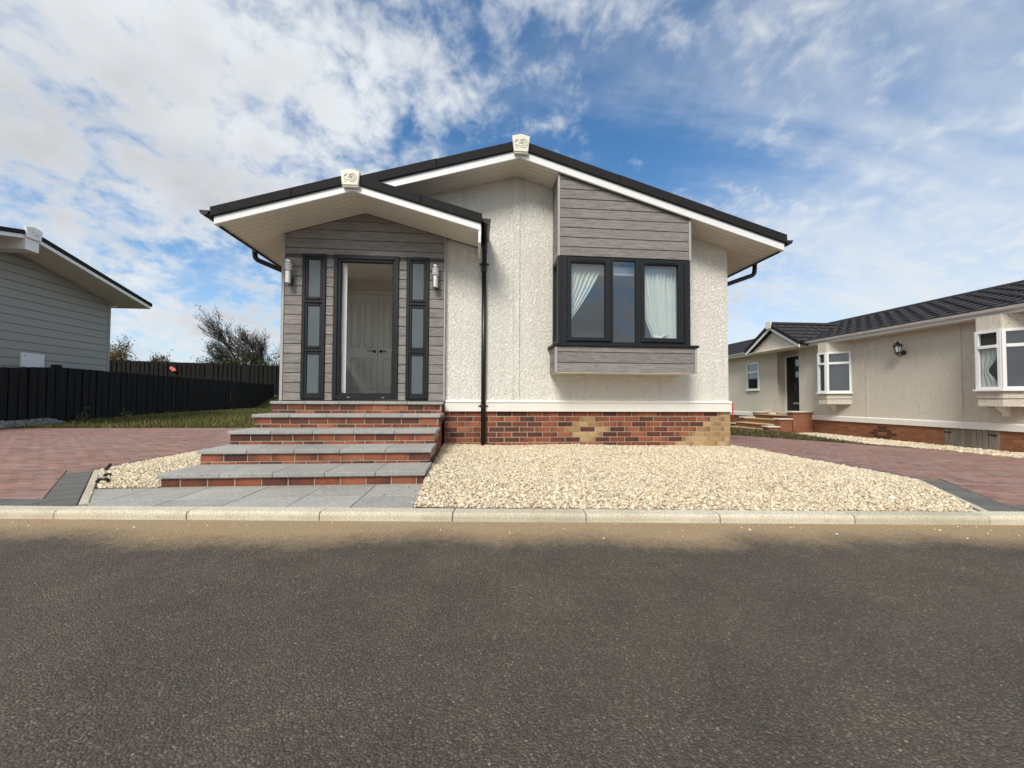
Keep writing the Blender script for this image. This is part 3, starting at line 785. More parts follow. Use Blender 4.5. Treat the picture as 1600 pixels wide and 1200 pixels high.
# ================================================================== MAIN BUNGALOW
H = thing('bungalow', (0.58, 5.7, 0.0), 'cream rendered bungalow with two dark gables, grey cladding and a square bay window', 'bungalow')
XL, XR, YW, YB = -2.673, 3.837, 5.700, 17.5          # side walls, front wall face, rear
RX, RZ, SL = 0.566, 4.080, 0.2943                    # main ridge x, soffit height there, roof slope
PXR, PZR, PSL, PSR = -1.575, 3.400, 0.305, 0.268     # porch gable
YF, YP, YC = 5.245, 5.045, 5.640                     # main barge face, porch barge face, cladding face
soff = lambda x: RZ-SL*abs(x-RX)
psoff = lambda x: PZR-(PSL*(PXR-x) if x < PXR else PSR*(x-PXR))
XC = -0.462                                          # where cladding meets render
BX0, BX1, BYF = 1.107, 3.020, 5.295                  # bay
# --- rendered front wall round the bay
mb = MB()
def wallp(x0, x1, z0, z1=None, top=None):
    p = [(x0, z0), (x1, z0), (x1, z1 if z1 is not None else top(x1)), (x0, z1 if z1 is not None else top(x0))]
    mb.prism(p, 'y', YW, YW+0.12)
wallp(XC, RX, 0.745, top=lambda x: soff(x)+.02); wallp(RX, BX0, 0.745, top=lambda x: soff(x)+.02)
wallp(BX1, XR, 0.745, top=lambda x: soff(x)+.02); wallp(BX0, BX1, 0.745, 1.175)
wallp(BX0, BX1, 2.90, top=lambda x: soff(x)+.02)
mb.box(XR-0.12, XR, YW+.12, YB, 0.745, soff(XR)+.02)
mb.box(XL, XL+.12, YC+.14, 6.05, 0.745, soff(XL)+.02); mb.box(XL, XL+.12, 7.45, YB, 0.745, soff(XL)+.02)
mb.box(XL, XL+.12, 6.05, 7.45, 0.745, 1.60); mb.box(XL, XL+.12, 6.05, 7.45, 2.85, soff(XL)+.02)  # flank opening added here to let daylight into the hall
mb.prism([(XL, 0.6), (XR, 0.6), (XR, soff(XR)), (RX, RZ), (XL, soff(XL))], 'y', YB, YB+.1)
# wall over the porch, behind its roof
mb.prism([(XL, 3.0), (XC, 3.0), (XC, soff(XC)+.02), (XL, soff(XL)+.02)], 'y', YW, YW+.12)
mb.build('wall', M['render'], H)
# cover strip over the panel joint
mb = MB(); mb.bbox(0.506, 0.620, YW-0.011, YW+.01, 0.765, RZ-.012, b=0.004); cs = mb.build('cover_strip', M['render'], H)
for x in (0.512, 0.600):
    B('bead', M['render'], cs, x, x+.014, YW-.018, YW-.009, 0.765, RZ-.01)
# plinth trim
mb = MB()
mb.prism([(YW-.030, .615), (YW+.02, .615), (YW+.02, .778), (YW-.010, .778), (YW-.040, .758), (YW-.040, .744), (YW-.030, .740)], 'x', XC+.012, XR+.030)
mb.box(XR+.002, XR+.028, YW+.02, YB, .615, .742)
mb.build('plinth_trim', M['plinth'], H)
# --- brick skirt
sk = MB(); sk.box(XC+.002, XR+.034, YW+.016, YW+.11, -0.1, .6145); sk.box(XR-.07, XR+.034, YW+.11, YB, -.1, .6145)
sk.box(XL, XL+.1, YC+.12, YB, -.1, .745)
sk = sk.build('brick_skirt', M['mortar'], H)
def brick_tpl(mat, name='brick', lx=.2150, ly=.05, lz=.0655):
    m0 = MB(); m0.bbox(-lx/2, lx/2, -ly/2, ly/2, -lz/2, lz/2, b=.003); me = m0.mesh(name); me.materials.append(mat); return me
BT = {k: brick_tpl(M[k]) for k in ('brick', 'brick_dark', 'brick_yel', 'brick_org', 'brick_bro')}
def lay(parent, u0, u1, zc, joint, key, place, minlen=.03):
    """bricks of one course between u0 and u1 with a joint at `joint`; place(u, z) -> location, rz"""
    k = math.floor((u0-joint)/.225)
    while True:
        a, b = joint+k*.225+.005, joint+(k+1)*.225-.005
        k += 1
        if a > u1-minlen: break
        a, b = max(a, u0), min(b, u1)
        if b-a < minlen: continue
        kk = key((a+b)/2, a, b)
        loc, rz = place((a+b)/2, zc)
        loc = (loc[0]+random.uniform(-.0008, .0008), loc[1]+random.uniform(-.0015, .0015), loc[2])
        inst('brick', BT[kk], loc, parent, rz=rz, scale=((b-a)/.215, 1, 1))
X0 = -0.386
for r in range(8):
    zc = .615-.0375-.075*r-.001
    odd = r % 2
    yst = [18.0, 17.5, 17.0, 16.5, 16.0, 15.5, 15.0, 14.5][r]
    def key(u, a, b, r=r, odd=odd, yst=yst):
        i = (u-X0)/.225
        if i > yst-.02: return 'brick_yel'
        i9 = i-9.0
        if r == 1 and abs(i9) < .3: return 'brick_yel'
        if r in (2, 4) and abs(i9) < .8: return 'brick_yel'
        if r == 3 and .7 < abs(i9) < 1.3: return 'brick_yel'
        if r == 3 and abs(i9) < .3: return 'brick_dark'
        if r == 5 and abs(i9) < .3: return 'brick_yel'
        return 'brick_dark' if random.random() < .13 else 'brick'
    lay(sk, XC+.004, XR+.036, zc, X0+(.1125 if odd else 0), key, lambda u, z: ((u, YW+.012+.025, z), 0))
# --- porch front: backing with the door opening, then planks
DX0, DX1, DZ0, DZ1 = -1.990, -1.104, .776, 2.797
SLW = [(-2.409, -2.094), (-0.997, -0.681)]           # side lights
mb = MB()
def back(x0, x1, z0, top):
    tp = top if callable(top) else (lambda x: top)
    mb.prism([(x0, z0), (x1, z0), (x1, tp(x1)), (x0, tp(x0))], 'y', YC+.014, YC+.13)
back(XL, DX0+.01, .60, lambda x: psoff(x)+.03); back(DX1-.01, XC, .60, lambda x: psoff(x)+.03)
back(DX0+.01, PXR, DZ1-.01, lambda x: psoff(x)+.03); back(PXR, DX1-.01, DZ1-.01, lambda x: psoff(x)+.03)
mb.build('porch_wall', M['gap'], H)
PW = .1337
def plank_front(parent, poly, yf, mat, t=.016, name='plank'):
    poly = dedupe(poly)
    if len(poly) < 3 or abs(area(poly)) < .0008: return
    m0 = MB(); m0.prism(poly if area(poly) > 0 else poly[::-1], 'y', yf, yf+t, ch=.0045); return m0.build(name, mat, parent)
zrow = .870-PW
edges = [XL+.028]+[v for a, b in (SLW[0], (DX0, DX1), SLW[1]) for v in (a, b)]+[XC-.014]
holes = [SLW[0], (DX0, DX1), SLW[1]]
while zrow < 3.40:
    z0, z1 = max(zrow+.0035, .762), zrow+PW-.0035
    def clipped(x0, x1, z0=z0, z1=z1):
        p = [(x0, z0), (x1, z0), (x1, z1), (x0, z1)]
        p = clip(p, -PSL, 1, PZR-PSL*PXR-.002) if len(p) > 2 else p
        p = clip(p, PSR, 1, PZR+PSR*PXR-.002) if len(p) > 2 else p
        return p
    if z0 > DZ1-.02 or z1 > DZ1+.055:
        zz = max(z0, DZ1-.005)
        p = [(XL+.028, zz), (XC-.014, zz), (XC-.014, z1), (XL+.028, z1)]
        p = clip(p, -PSL, 1, PZR-PSL*PXR-.002); p = clip(p, PSR, 1, PZR+PSR*PXR-.002) if len(p) > 2 else p
        if len(p) > 2: plank_front(H, p, YC, M['clad'])
    else:
        xs = [XL+.028]
        segs = []
        cur = XL+.028
        for a, b in holes:
            segs.append((cur, a+.004)); cur = b-.004
        segs.append((cur, XC-.014))
        for a, b in segs:
            p = clipped(a, b)
            if len(p) > 2: plank_front(H, p, YC, M['clad'])
    zrow += PW
# corner trims of the porch front
mb = MB(); mb.prism([(XL-.012, .758), (XL+.027, .758), (XL+.027, psoff(XL)+.0), (XL-.012, psoff(XL))], 'y', YC-.010, YC+.05, ch=.004); mb.build('corner_trim', M['clad_trim'], H)
mb = MB(); mb.prism([(XC-.013, .758), (XC+.010, .758), (XC+.010, psoff(XC)), (XC-.013, psoff(XC))], 'y', YC-.008, YC+.07, ch=.003); mb.build('corner_trim', M['clad_trim'], H)

# --- front door frame, open leaf and side lights
def frame(mb, x0, x1, z0, z1, w, y0, y1, b=.006, wb=None):
    wb = wb or w
    mb.bbox(x0, x0+w, y0, y1, z0, z1, b=b); mb.bbox(x1-w, x1, y0, y1, z0, z1, b=b)
    mb.bbox(x0+w-.002, x1-w+.002, y0+.001, y1, z1-w, z1-.0005, b=b); mb.bbox(x0+w-.002, x1-w+.002, y0+.001, y1, z0+.0005, z0+wb, b=b)
mb = MB(); frame(mb, DX0, DX1, DZ0, DZ1, .058, YC-.022, YC+.055); frame(mb, DX0+.05, DX1-.05, DZ0+.05, DZ1-.05, .040, YC-.004, YC+.075)
df = mb.build('door_frame', M['anth'], H)
for x in (-1.765, -1.300): B('drain_cap', M['chrome'], df, x-.02, x+.02, YC-.026, YC-.0215, DZ0+.026, DZ0+.034)
leaf = MB()
a = R(109); d = Vector((math.cos(a), math.sin(a), 0)); n_ = Vector((-d.y, d.x, 0)); p0 = Vector((-1.842, YC+.10, 0))
q = [p0, p0+d*.80, p0+d*.80+n_*.055, p0+n_*.055]
leaf.prism([(v.x, v.y) for v in q], 'z', .80, 2.715)
leaf.build('door_leaf', M['white'], H)
def side_light(x0, x1):
    mb = MB(); frame(mb, x0, x1, .783, 2.794, .046, YC-.020, YC+.02)
    panes = [(2.190, 2.714), (1.508, 2.070), (.857, 1.398)]
    for za, zb in panes: frame(mb, x0+.040, x1-.040, za-.036, zb+.036, .040, YC-.010, YC+.015, b=.008)
    mb.bbox(x0+.04, x1-.04, YC-.016, YC+.012, 2.112, 2.148, b=.004); mb.bbox(x0+.04, x1-.04, YC-.016, YC+.012, 1.435, 1.472, b=.004)
    w = mb.build('side_window', M['anth'], H)
    for za, zb in panes: B('pane', M['frost'], w, x0+.07, x1-.07, YC+.004, YC+.010, za-.01, zb+.01)
for a_, b_ in SLW: side_light(a_, b_)
# --- hall behind the open door
mb = MB()
HX0, HX1, HY1, HZ0, HZ1 = -2.58, -.62, 7.60, .77, 3.02
mb.box(HX0-.03, HX0, YC+.13, 6.05, HZ0, HZ1); mb.box(HX0-.03, HX0, 7.45, HY1, HZ0, HZ1); mb.box(HX0-.03, HX0, 6.05, 7.45, HZ0, 1.60); mb.box(HX0-.03, HX0, 6.05, 7.45, 2.85, HZ1); mb.box(HX1, HX1+.05, YC+.13, HY1, HZ0, HZ1)  # left hall wall pierced to match the added flank opening
mb.box(HX0, -2.46, HY1, HY1+.05, HZ0, HZ1); mb.box(-1.28, HX1, HY1, HY1+.05, HZ0, HZ1); mb.box(-2.46, -1.28, HY1, HY1+.05, 2.765, HZ1)
mb.build('hall_wall', M['wall_in'], H)
B('added_daylight_pane', M['glass'], H, XL+.05, XL+.055, 6.05, 7.45, 1.60, 2.85)  # glazes an unseen opening added to brighten the hall
B('hall_ceiling', M['ceil_in'], H, HX0-.05, HX1+.05, YC+.12, HY1+.05, HZ1, HZ1+.04)
B('hall_floor', M['carpet'], H, HX0-.05, HX1+.05, YC+.05, HY1+.05, HZ0-.04, HZ0)
mb = MB(); mb.bbox(-2.53, -2.46, HY1-.02, HY1, HZ0, 2.83, b=.005); mb.bbox(-1.28, -1.21, HY1-.02, HY1, HZ0, 2.83, b=.005); mb.bbox(-2.46, -1.28, HY1-.02, HY1, 2.765, 2.83, b=.005)
mb.build('architrave', M['door_in'], H)
for x0, x1, hx in ((-2.455, -1.871, -1.925), (-1.865, -1.285, -1.811)):
    m0 = MB(); m0.box(x0, x1, HY1+.012, HY1+.05, HZ0+.005, 2.760)
    dl_ = m0.build('inner_door', M['door_in'], H)
    xm = (x0+x1)/2
    for pa, pb in ((x0+.085, xm-.035), (xm+.035, x1-.085)):
        for za, zb in ((HZ0+.20, 1.56), (1.76, 2.62)):
            m1 = MB()
            for (u0, u1, v0, v1) in ((pa, pb, za, za+.016), (pa, pb, zb-.016, zb), (pa, pa+.016, za, zb), (pb-.016, pb, za, zb)):
                m1.bbox(u0, u1, HY1-.004, HY1+.014, v0, v1, b=.005)
            m1.bbox(pa+.04, pb-.04, HY1-.002, HY1+.014, za+.04, zb-.04, b=.008)
            m1.build('panel', M['door_in'], dl_)
    m1 = MB(); m1.sm = True
    s_ = -1 if hx < -1.86 else 1
    m1.tube([(hx, HY1+.012, 1.68), (hx, HY1-.045, 1.68)], .010, 8); m1.tube([(hx, HY1-.042, 1.68), (hx+s_*.05, HY1-.046, 1.684), (hx+s_*.12, HY1-.04, 1.680)], [.010, .0085, .007], 8)
    m1.lathe([(.0, 0), (.026, 0), (.026, .008), (0, .008)], (0, 0), 14)
    for k in range(len(m1.v)-14*4, len(m1.v)):
        x, y, z = m1.v[k]; m1.v[k] = (hx+x, HY1+.012-z, 1.68+y)
    m1.build('handle', M['black'], dl_)
# --- bay: upper box, window, lower box
bay = MB()
bay.prism([(BX0+.016, 2.775), (BX1-.016, 2.775), (BX1-.016, soff(BX1)+.02), (BX0+.016, soff(BX0)+.02)], 'y', BYF+.016, YW)
bay = bay.build('bay_window', M['gap'], H)
k = 0
z0 = 2.903-.1345
while z0 < 3.95:
    za, zb = max(z0+.0035, 2.778), z0+.1345-.0035
    p = [(BX0+.026, za), (BX1-.030, za), (BX1-.030, zb), (BX0+.026, zb)]
    p = clip(p, SL, 1, RZ+SL*RX-.002)
    if len(p) > 2: plank_front(bay, p, BYF, M['clad'])
    # left cheek
    for cx0, cx1, nm in ((BX0, BX0+.016, 0), (BX1, BX1-.016, 1)):
        zt = min(zb, soff(cx0)-.002)
        if zt > za+.01:
            m0 = MB(); m0.prism([(BYF+.026, za), (YW, za), (YW, zt), (BYF+.026, zt)], 'x', cx0, cx1, ch=.0045); m0.build('plank', M['clad_y'], bay)
    z0 += .1345
for x0, x1 in ((BX0-.006, BX0+.025), (BX1-.029, BX1+.006)):
    mb = MB(); mb.prism([(x0, 2.772), (x1, 2.772), (x1, soff(x1)-.002), (x0, soff(x0)-.002)], 'y', BYF-.007, BYF+.03, ch=.004); mb.build('corner_trim', M['clad_trim'], bay)
WZ0, WZ1 = 1.560, 2.772
mb = MB()
fy0, fy1 = BYF+.004, BYF+.075
mb.bbox(1.108, 1.222, fy0, fy1, WZ0, WZ1, b=.006); mb.bbox(2.925, 3.012, fy0, fy1, WZ0, WZ1, b=.006)
mb.bbox(1.150, 1.232, fy0-.012, fy1, WZ0, WZ1, b=.005)
mb.bbox(1.22, 2.93, fy0+.001, fy1, WZ1-.040, WZ1-.001, b=.005); mb.bbox(1.22, 2.93, fy0+.001, fy1, WZ0, WZ0+.032, b=.005)
mb.bbox(1.842, 1.886, fy0-.004, fy1, WZ0, WZ1-.002, b=.005); mb.bbox(2.210, 2.286, fy0-.004, fy1, WZ0, WZ1-.002, b=.005)
fr = mb.build('frame', M['anth'], bay)
for (x0, x1, gz0, gz1) in ((1.228, 1.852, 1.650, 2.685), (2.275, 2.913, 1.658, 2.690)):
    mb = MB(); w = .062
    mb.bbox(x0, x0+w, fy0-.018, fy1-.01, 1.588, 2.752, b=.012); mb.bbox(x1-w-.02, x1, fy0-.018, fy1-.01, 1.588, 2.752, b=.012)
    mb.bbox(x0+.01, x1-.01, fy0-.017, fy1-.01, 1.589, gz0, b=.012); mb.bbox(x0+.01, x1-.01, fy0-.017, fy1-.01, gz1, 2.751, b=.012)
    s_ = mb.build('sash', M['anth'], bay)
    B('pane', M['glass'], s_, x0+w-.008, x1-w-.012, fy0+.020, fy0+.024, gz0-.008, gz1+.008)
    B('vent', M['black'], s_, x0+.10, x1-.12, fy0-.024, fy0-.0175, 2.718, 2.742)
B('pane', M['glass'], bay, 1.880, 2.216, fy0+.020, fy0+.024, 1.588, 2.736)
# left return light
mb = MB()
mb.bbox(BX0+.002, BX0+.062, BYF+.075, BYF+.125, WZ0, WZ1, b=.004); mb.bbox(BX0+.002, BX0+.062, YW-.06, YW+.0, WZ0, WZ1, b=.004)
mb.bbox(BX0+.003, BX0+.061, BYF+.12, YW-.055, WZ0+.001, WZ0+.06, b=.004); mb.bbox(BX0+.003, BX0+.061, BYF+.12, YW-.055, WZ1-.06, WZ1-.001, b=.004)
mb.bbox(BX1-.062, BX1-.006, BYF+.07, YW, WZ0, WZ1, b=.004)
mb.build('frame', M['anth'], bay)
B('pane', M['glass'], bay, BX0+.028, BX0+.032, BYF+.12, YW-.055, WZ0+.05, WZ1-.05)
mb = MB(); mb.bbox(1.030, 3.108, BYF-.052, YW, 1.522, 1.556, b=.006); mb.build('sill', M['anth'], bay)
LX0, LX1, LYF = 1.066, 3.080, BYF-.022
mb = MB(); mb.box(LX0+.014, LX1-.014, LYF+.014, YW, 1.166, 1.521); mb.build('lower_box', M['gap'], bay)
for za, zb in ((1.163, 1.292), (1.299, 1.438), (1.445, 1.521)):
    plank_front(bay, [(LX0+.026, za), (LX1-.026, za), (LX1-.026, zb), (LX0+.026, zb)], LYF, M['clad'])
    for cx0, cx1 in ((LX0, LX0+.014), (LX1, LX1-.014)):
        m0 = MB(); m0.prism([(LYF+.026, za), (YW, za), (YW, zb), (LYF+.026, zb)], 'x', cx0, cx1, ch=.004); m0.build('plank', M['clad_y'], bay)
for x0, x1 in ((LX0-.005, LX0+.025), (LX1-.025, LX1+.005)):
    mb = MB(); mb.bbox(x0, x1, LYF-.006, LYF+.03, 1.158, 1.521, b=.004); mb.build('corner_trim', M['clad_trim'], bay)
mb = MB(); mb.box(LX0+.005, LX1-.005, LYF+.004, YW, 1.158, 1.164); mb.build('bay_underside', M['soffit'], bay)
# room behind the bay
mb = MB()
mb.box(.58, .63, YW+.12, 10.2, .8, 3.25); mb.box(XR-.17, XR-.12, YW+.12, 10.2, .8, 3.25); mb.box(.58, XR-.12, 10.2, 10.25, .8, 3.25)
mb.build('room_wall', M['wall_in'], H)
mb = MB(); mb.box(.58, XR-.12, YW+.121, 10.25, 2.80, 2.85); mb.box(BX0+.065, BX1-.065, BYF+.09, YW+.121, 2.776, 2.80); mb.build('room_ceiling', M['ceil_in'], H)
mb = MB(); mb.box(.58, XR-.12, YW+.121, 10.25, .80, .85); mb.box(BX0+.065, BX1-.065, BYF+.08, YW+.121, 1.522, 1.565); mb.build('room_floor', M['carpet'], H)
B('curtain_pelmet', M['white'], bay, 1.20, 2.94, BYF+.16, BYF+.19, 2.575, 2.70, b=.004)
def curtain(label, top, bot, zt, zb, yc, folds, bow=0.0, tie=None, dx_pow=1.6):
    """cloth hung from top=(x0,x1) and gathered to bot=(x0,x1)"""
    nu, nv_ = 90, 36; m0 = MB(); vs = []
    for j in range(nv_+1):
        t = j/nv_; e = t**dx_pow
        xa = top[0]+(bot[0]-top[0])*e; xb = top[1]+(bot[1]-top[1])*(t**(1/1.1) if bow else e)
        amp = .020*(1-.45*t)
        for i in range(nu+1):
            s_ = i/nu
            ph = 2*math.pi*folds*s_+.6*math.sin(3*s_+2*t)
            vs.append((xa+(xb-xa)*s_, yc+amp*math.sin(ph)+.006*math.sin(ph*2.3+1), zt+(zb-zt)*t-.05*bow*math.sin(math.pi*s_)*t))
    fs = [(j*(nu+1)+i, (j+1)*(nu+1)+i, (j+1)*(nu+1)+i+1, j*(nu+1)+i+1) for j in range(nv_) for i in range(nu)]
    m0.add(vs, fs); o = m0.build('curtain', M['curtain'], smooth=True); tag(o, label, 'curtain', 'net curtains in the bay')
    return o
curtain('white net curtain swept to the left in the left light of the bay', (1.20, 1.735), (1.13, 1.235), 2.60, 1.80, BYF+.118, 8, 0.0, dx_pow=1.15)
curtain('white net curtain tied back to the right in the right light of the bay', (2.25, 2.70), (2.52, 2.72), 2.60, 1.64, BYF+.118, 8, 0.0, dx_pow=1.5)
curtain('straight white net curtain at the right end of the bay', (2.60, 2.92), (2.62, 2.92), 2.60, 1.58, BYF+.140, 6, 0.0, dx_pow=1.0)
mb = MB(); mb.tube([(2.515, BYF+.12, 1.70), (2.60, BYF+.108, 1.672), (2.73, BYF+.125, 1.735)], [.020, .024, .018], 8)
tag(mb.build('tie_back', M['curtain'], smooth=True), 'small white tie-back round the gathered net curtain', 'tie-back')

# --- roofs
WB, VB = .107, .128                                   # white barge depth, black verge depth (vertical)
def slope_slab(mb, xa, za, xb, zb, t0, t1, y0, y1):
    mb.prism([(xa, za+t0), (xb, zb+t0), (xb, zb+t1), (xa, za+t1)], 'y', y0, y1)
roof = MB()
xe = 4.405; xw = -3.265
for s_, xx in ((1, xe), (-1, xw)):
    slope_slab(roof, RX, RZ, xx, soff(xx), .03, WB+VB-.03, YF+.05, YB+.4)
roof = roof.build('roof', M['tile'], H)
# tile courses
mb = MB()
for s_, xx in ((1, xe+.04), (-1, xw-.04)):
    nC = 12
    for k in range(nC):
        xa = RX+(xx-RX)*k/nC; xb = RX+(xx-RX)*(k+1)/nC+.03*s_
        za, zb = soff(xa)+WB+VB-.028, soff(xb)+WB+VB-.014
        mb.prism([(xa, za-.02), (xb, zb-.02), (xb, zb+.012), (xa, za)], 'y', YF+.06, YB+.42)
mb.build('tile_courses', M['tile'], roof)
mb = MB(); mb.tube([(RX, YF+.0, RZ+WB+VB+.0), (RX, YB+.42, RZ+WB+VB+.0)], .07, 10); mb.build('ridge', M['verge'], roof)
def barge(name, mat, parent, rx, rz, sl, xa, xb, t0, t1, y0, y1, ch=.003):
    """a raking board: from the ridge to xb (or xa), vertical thickness t0..t1"""
    mb = MB(); f = lambda x: rz-sl*abs(x-rx)
    mb.prism([(xa, f(xa)+t0), (xb, f(xb)+t0), (xb, f(xb)+t1), (xa, f(xa)+t1)], 'y', y0, y1, ch=ch); return mb.build(name, mat, parent)
barge('bargeboard', M['white'], H, RX, RZ, SL, RX+.002, xe, 0, WB, YF, YF+.03)
barge('bargeboard', M['white'], H, RX, RZ, SL, xw, RX-.002, 0, WB, YF, YF+.03)
# verge caps in lengths with visible joints
def verge(rx, rz, sl, xa, xb, y0, y1, joints):
    xs = [xa]+joints+[xb]
    for i in range(len(xs)-1):
        g = .0012
        barge('verge_cap', M['verge'], roof, rx, rz, sl, xs[i]+g, xs[i+1]-g, WB-.001, WB+VB+(.004 if i % 2 else 0), y0-(.002 if i % 2 else 0), y1, ch=.008)
verge(RX, RZ, SL, RX, xe+.03, YF-.028, YF+.10, [1.95, 3.33])
verge(RX, RZ, SL, xw-.03, RX, YF-.028, YF+.10, [-1.9, -.55])
# soffit boards: run with the rake
def soffit_boards(parent, rx, rz, sl, xa, xb, y0, y1, n):
    w = (y1-y0)/n; f = lambda x: rz-sl*abs(x-rx)
    for i in range(n):
        m0 = MB(); ya, yb = y0+i*w+.003, y0+(i+1)*w-.003
        vs = []
        for y in (ya, yb):
            for x in (xa, xb):
                for dz_ in (0.0, .012): vs.append((x, y, f(x)+dz_))
        # index: y(2) x(2) z(2)
        m0.add(vs, [(0, 4, 6, 2), (1, 3, 7, 5), (0, 1, 5, 4), (2, 6, 7, 3), (0, 2, 3, 1), (4, 5, 7, 6)])
        m0.build('soffit_board', M['soffit'], parent)
    m1 = MB(); vs = [(x, y, f(x)+dz_) for y in (y0, y1) for x in (xa, xb) for dz_ in (.006, .02)]
    m1.add(vs, [(0, 4, 6, 2), (1, 3, 7, 5), (0, 1, 5, 4), (2, 6, 7, 3), (0, 2, 3, 1), (4, 5, 7, 6)]); m1.build('soffit_backing', M['gap'], parent)
soffit_boards(H, RX, RZ, SL, RX+.05, BX0-.004, YF+.031, YW-.001, 5)
soffit_boards(H, RX, RZ, SL, BX1+.004, xe-.03, YF+.031, YW-.001, 5)
soffit_boards(H, RX, RZ, SL, -1.4, RX-.05, YF+.031, YW-.001, 5)
soffit_boards(H, RX, RZ, SL, xw+.03, -1.4, YF+.031, YW-.001, 5)
mb = MB(); mb.prism([(RX-.055, soff(RX-.055)-.004), (RX, RZ-.004), (RX+.055, soff(RX+.055)-.004), (RX+.055, RZ+.03), (RX-.055, RZ+.03)], 'y', YF+.031, YW-.001); mb.build('ridge_trim', M['soffit'], H)
# side eaves: soffit returns along the flanks
for xw_, xo, f, ys in ((XR, xe-.03, soff, YW-.0005), (XL, -3.185, psoff, YC-.0015)):
    m1 = MB(); vs = [(x, y, f(x)+dz_) for y in (ys, YB+.3) for x in (min(xw_, xo), max(xw_, xo)) for dz_ in (0, .012)]
    m1.add(vs, [(0, 4, 6, 2), (1, 3, 7, 5), (0, 1, 5, 4), (2, 6, 7, 3), (0, 2, 3, 1), (4, 5, 7, 6)]); m1.build('side_soffit', M['soffit'], H)
for xo, s_, z, y_ in ((xe, 1, soff(xe), YF+.032), (-3.205, -1, psoff(-3.205), YF+.051)):
    m1 = MB(); m1.box(min(xo, xo-.03*s_), max(xo, xo-.03*s_), y_, YB+.3, z+.0, z+WB+.02); m1.build('fascia', M['white'], H)
    m1 = MB(); m1.box(min(xo-.03*s_, xo-.05*s_), max(xo-.03*s_, xo-.05*s_), y_+.02, YB+.3, z-.014, z+.004); m1.build('fascia_drip', M['black'], H)
# gutters
def gutter(x, z, y0, y1, s_, parent):
    prof = []
    for k in range(9):
        a = math.pi*k/8; prof.append((-.052*math.cos(a), -.052*math.sin(a)))
    prof = [(-.060, .006)]+prof+[(.060, .006)]
    inner = [(p[0]*.88, p[1]*.88+.004) for p in prof][::-1]
    pl = prof+inner
    m0 = MB(); vs = [(x+p[0], y, z+p[1]) for y in (y0, y1) for p in pl]; n = len(pl)
    fs = [(i, (i+1) % n, n+(i+1) % n, n+i) for i in range(n)]
    h = len(prof)
    for o in (0, n):
        for i in range(h-1):
            q_ = (o+i, o+i+1, o+n-2-i, o+n-1-i); fs.append(q_ if o == 0 else q_[::-1])
    m0.add(vs, fs); m0.prism([(x+p[0]*.99, z+p[1]*.99+.004) for p in prof], 'y', y0+.004, y0+.010)
    g = m0.build('gutter', M['black'], parent)
    for yy in np.arange(y0+.06, min(y1, y0+4), .55):
        m1 = MB(); m1.prism([(x+p[0]*1.07, z+p[1]*1.07+.002) for p in prof], 'y', yy, yy+.025); m1.build('bracket', M['black'], g)
    return g
gutter(xe+.085, soff(xe)+.150, YF+.005, YB+.3, 1, H)
gutter(xw-.060, soff(xw)+.115, YP+.005, YB+.3, -1, H)
def pipe(pts, parent, r=.034):
    m0 = MB(); P_ = [Vector(p) for p in pts]; out = [P_[0]]
    for i in range(1, len(P_)-1):
        a_, b_, c_ = P_[i-1], P_[i], P_[i+1]; r_ = .06
        u = (a_-b_).normalized()*r_; w = (c_-b_).normalized()*r_
        for t in (0, .25, .5, .75, 1): out.append((b_+u)*(1-t)**2+b_*2*t*(1-t)+(b_+w)*t*t)
    out.append(P_[-1]); m0.tube(out, r, 14); return m0.build('downpipe', M['black'], parent, smooth=True)
pipe([(xe+.085, 5.96, soff(xe)+.10), (xe+.07, 5.96, 2.83), (XR+.05, 5.96, 2.615), (XR+.05, 5.96, .0)], H)
pipe([(xw+.02, 6.0, soff(xw)+.08), (xw+.035, 6.0, 2.815), (XL-.045, 6.03, 2.61), (XL-.045, 6.03, .0)], H)
# --- porch roof: a gable lid in front of the main roof
pl, prr = -3.205, .040
porch = MB()
slope_slab(porch, pl, psoff(pl), PXR, PZR, .03, WB+VB-.03, YP+.05, YF+.06)
slope_slab(porch, PXR, PZR, prr, psoff(prr), .03, WB+VB-.03, YP+.05, YW)
porch = porch.build('porch_roof', M['tile'], H)
pf = lambda x: psoff(x)
def rake(name, mat, parent, xa, xb, t0, t1, y0, y1, ch=.003):
    mb = MB(); mb.prism([(xa, pf(xa)+t0), (xb, pf(xb)+t0), (xb, pf(xb)+t1), (xa, pf(xa)+t1)], 'y', y0, y1, ch=ch); return mb.build(name, mat, parent)
PB = .094
rake('bargeboard', M['white'], porch, pl, PXR-.001, 0, PB, YP, YP+.03); rake('bargeboard', M['white'], porch, PXR+.001, prr, 0, PB, YP, YP+.03)
for (xa, xb) in ((pl-.035, -2.30), (-2.298, PXR), (PXR, -.722), (-.720, prr+.015)):
    rake('verge_cap', M['verge'], porch, xa, xb, PB-.001, PB+.122, YP-.028, YP+.10, ch=.008)
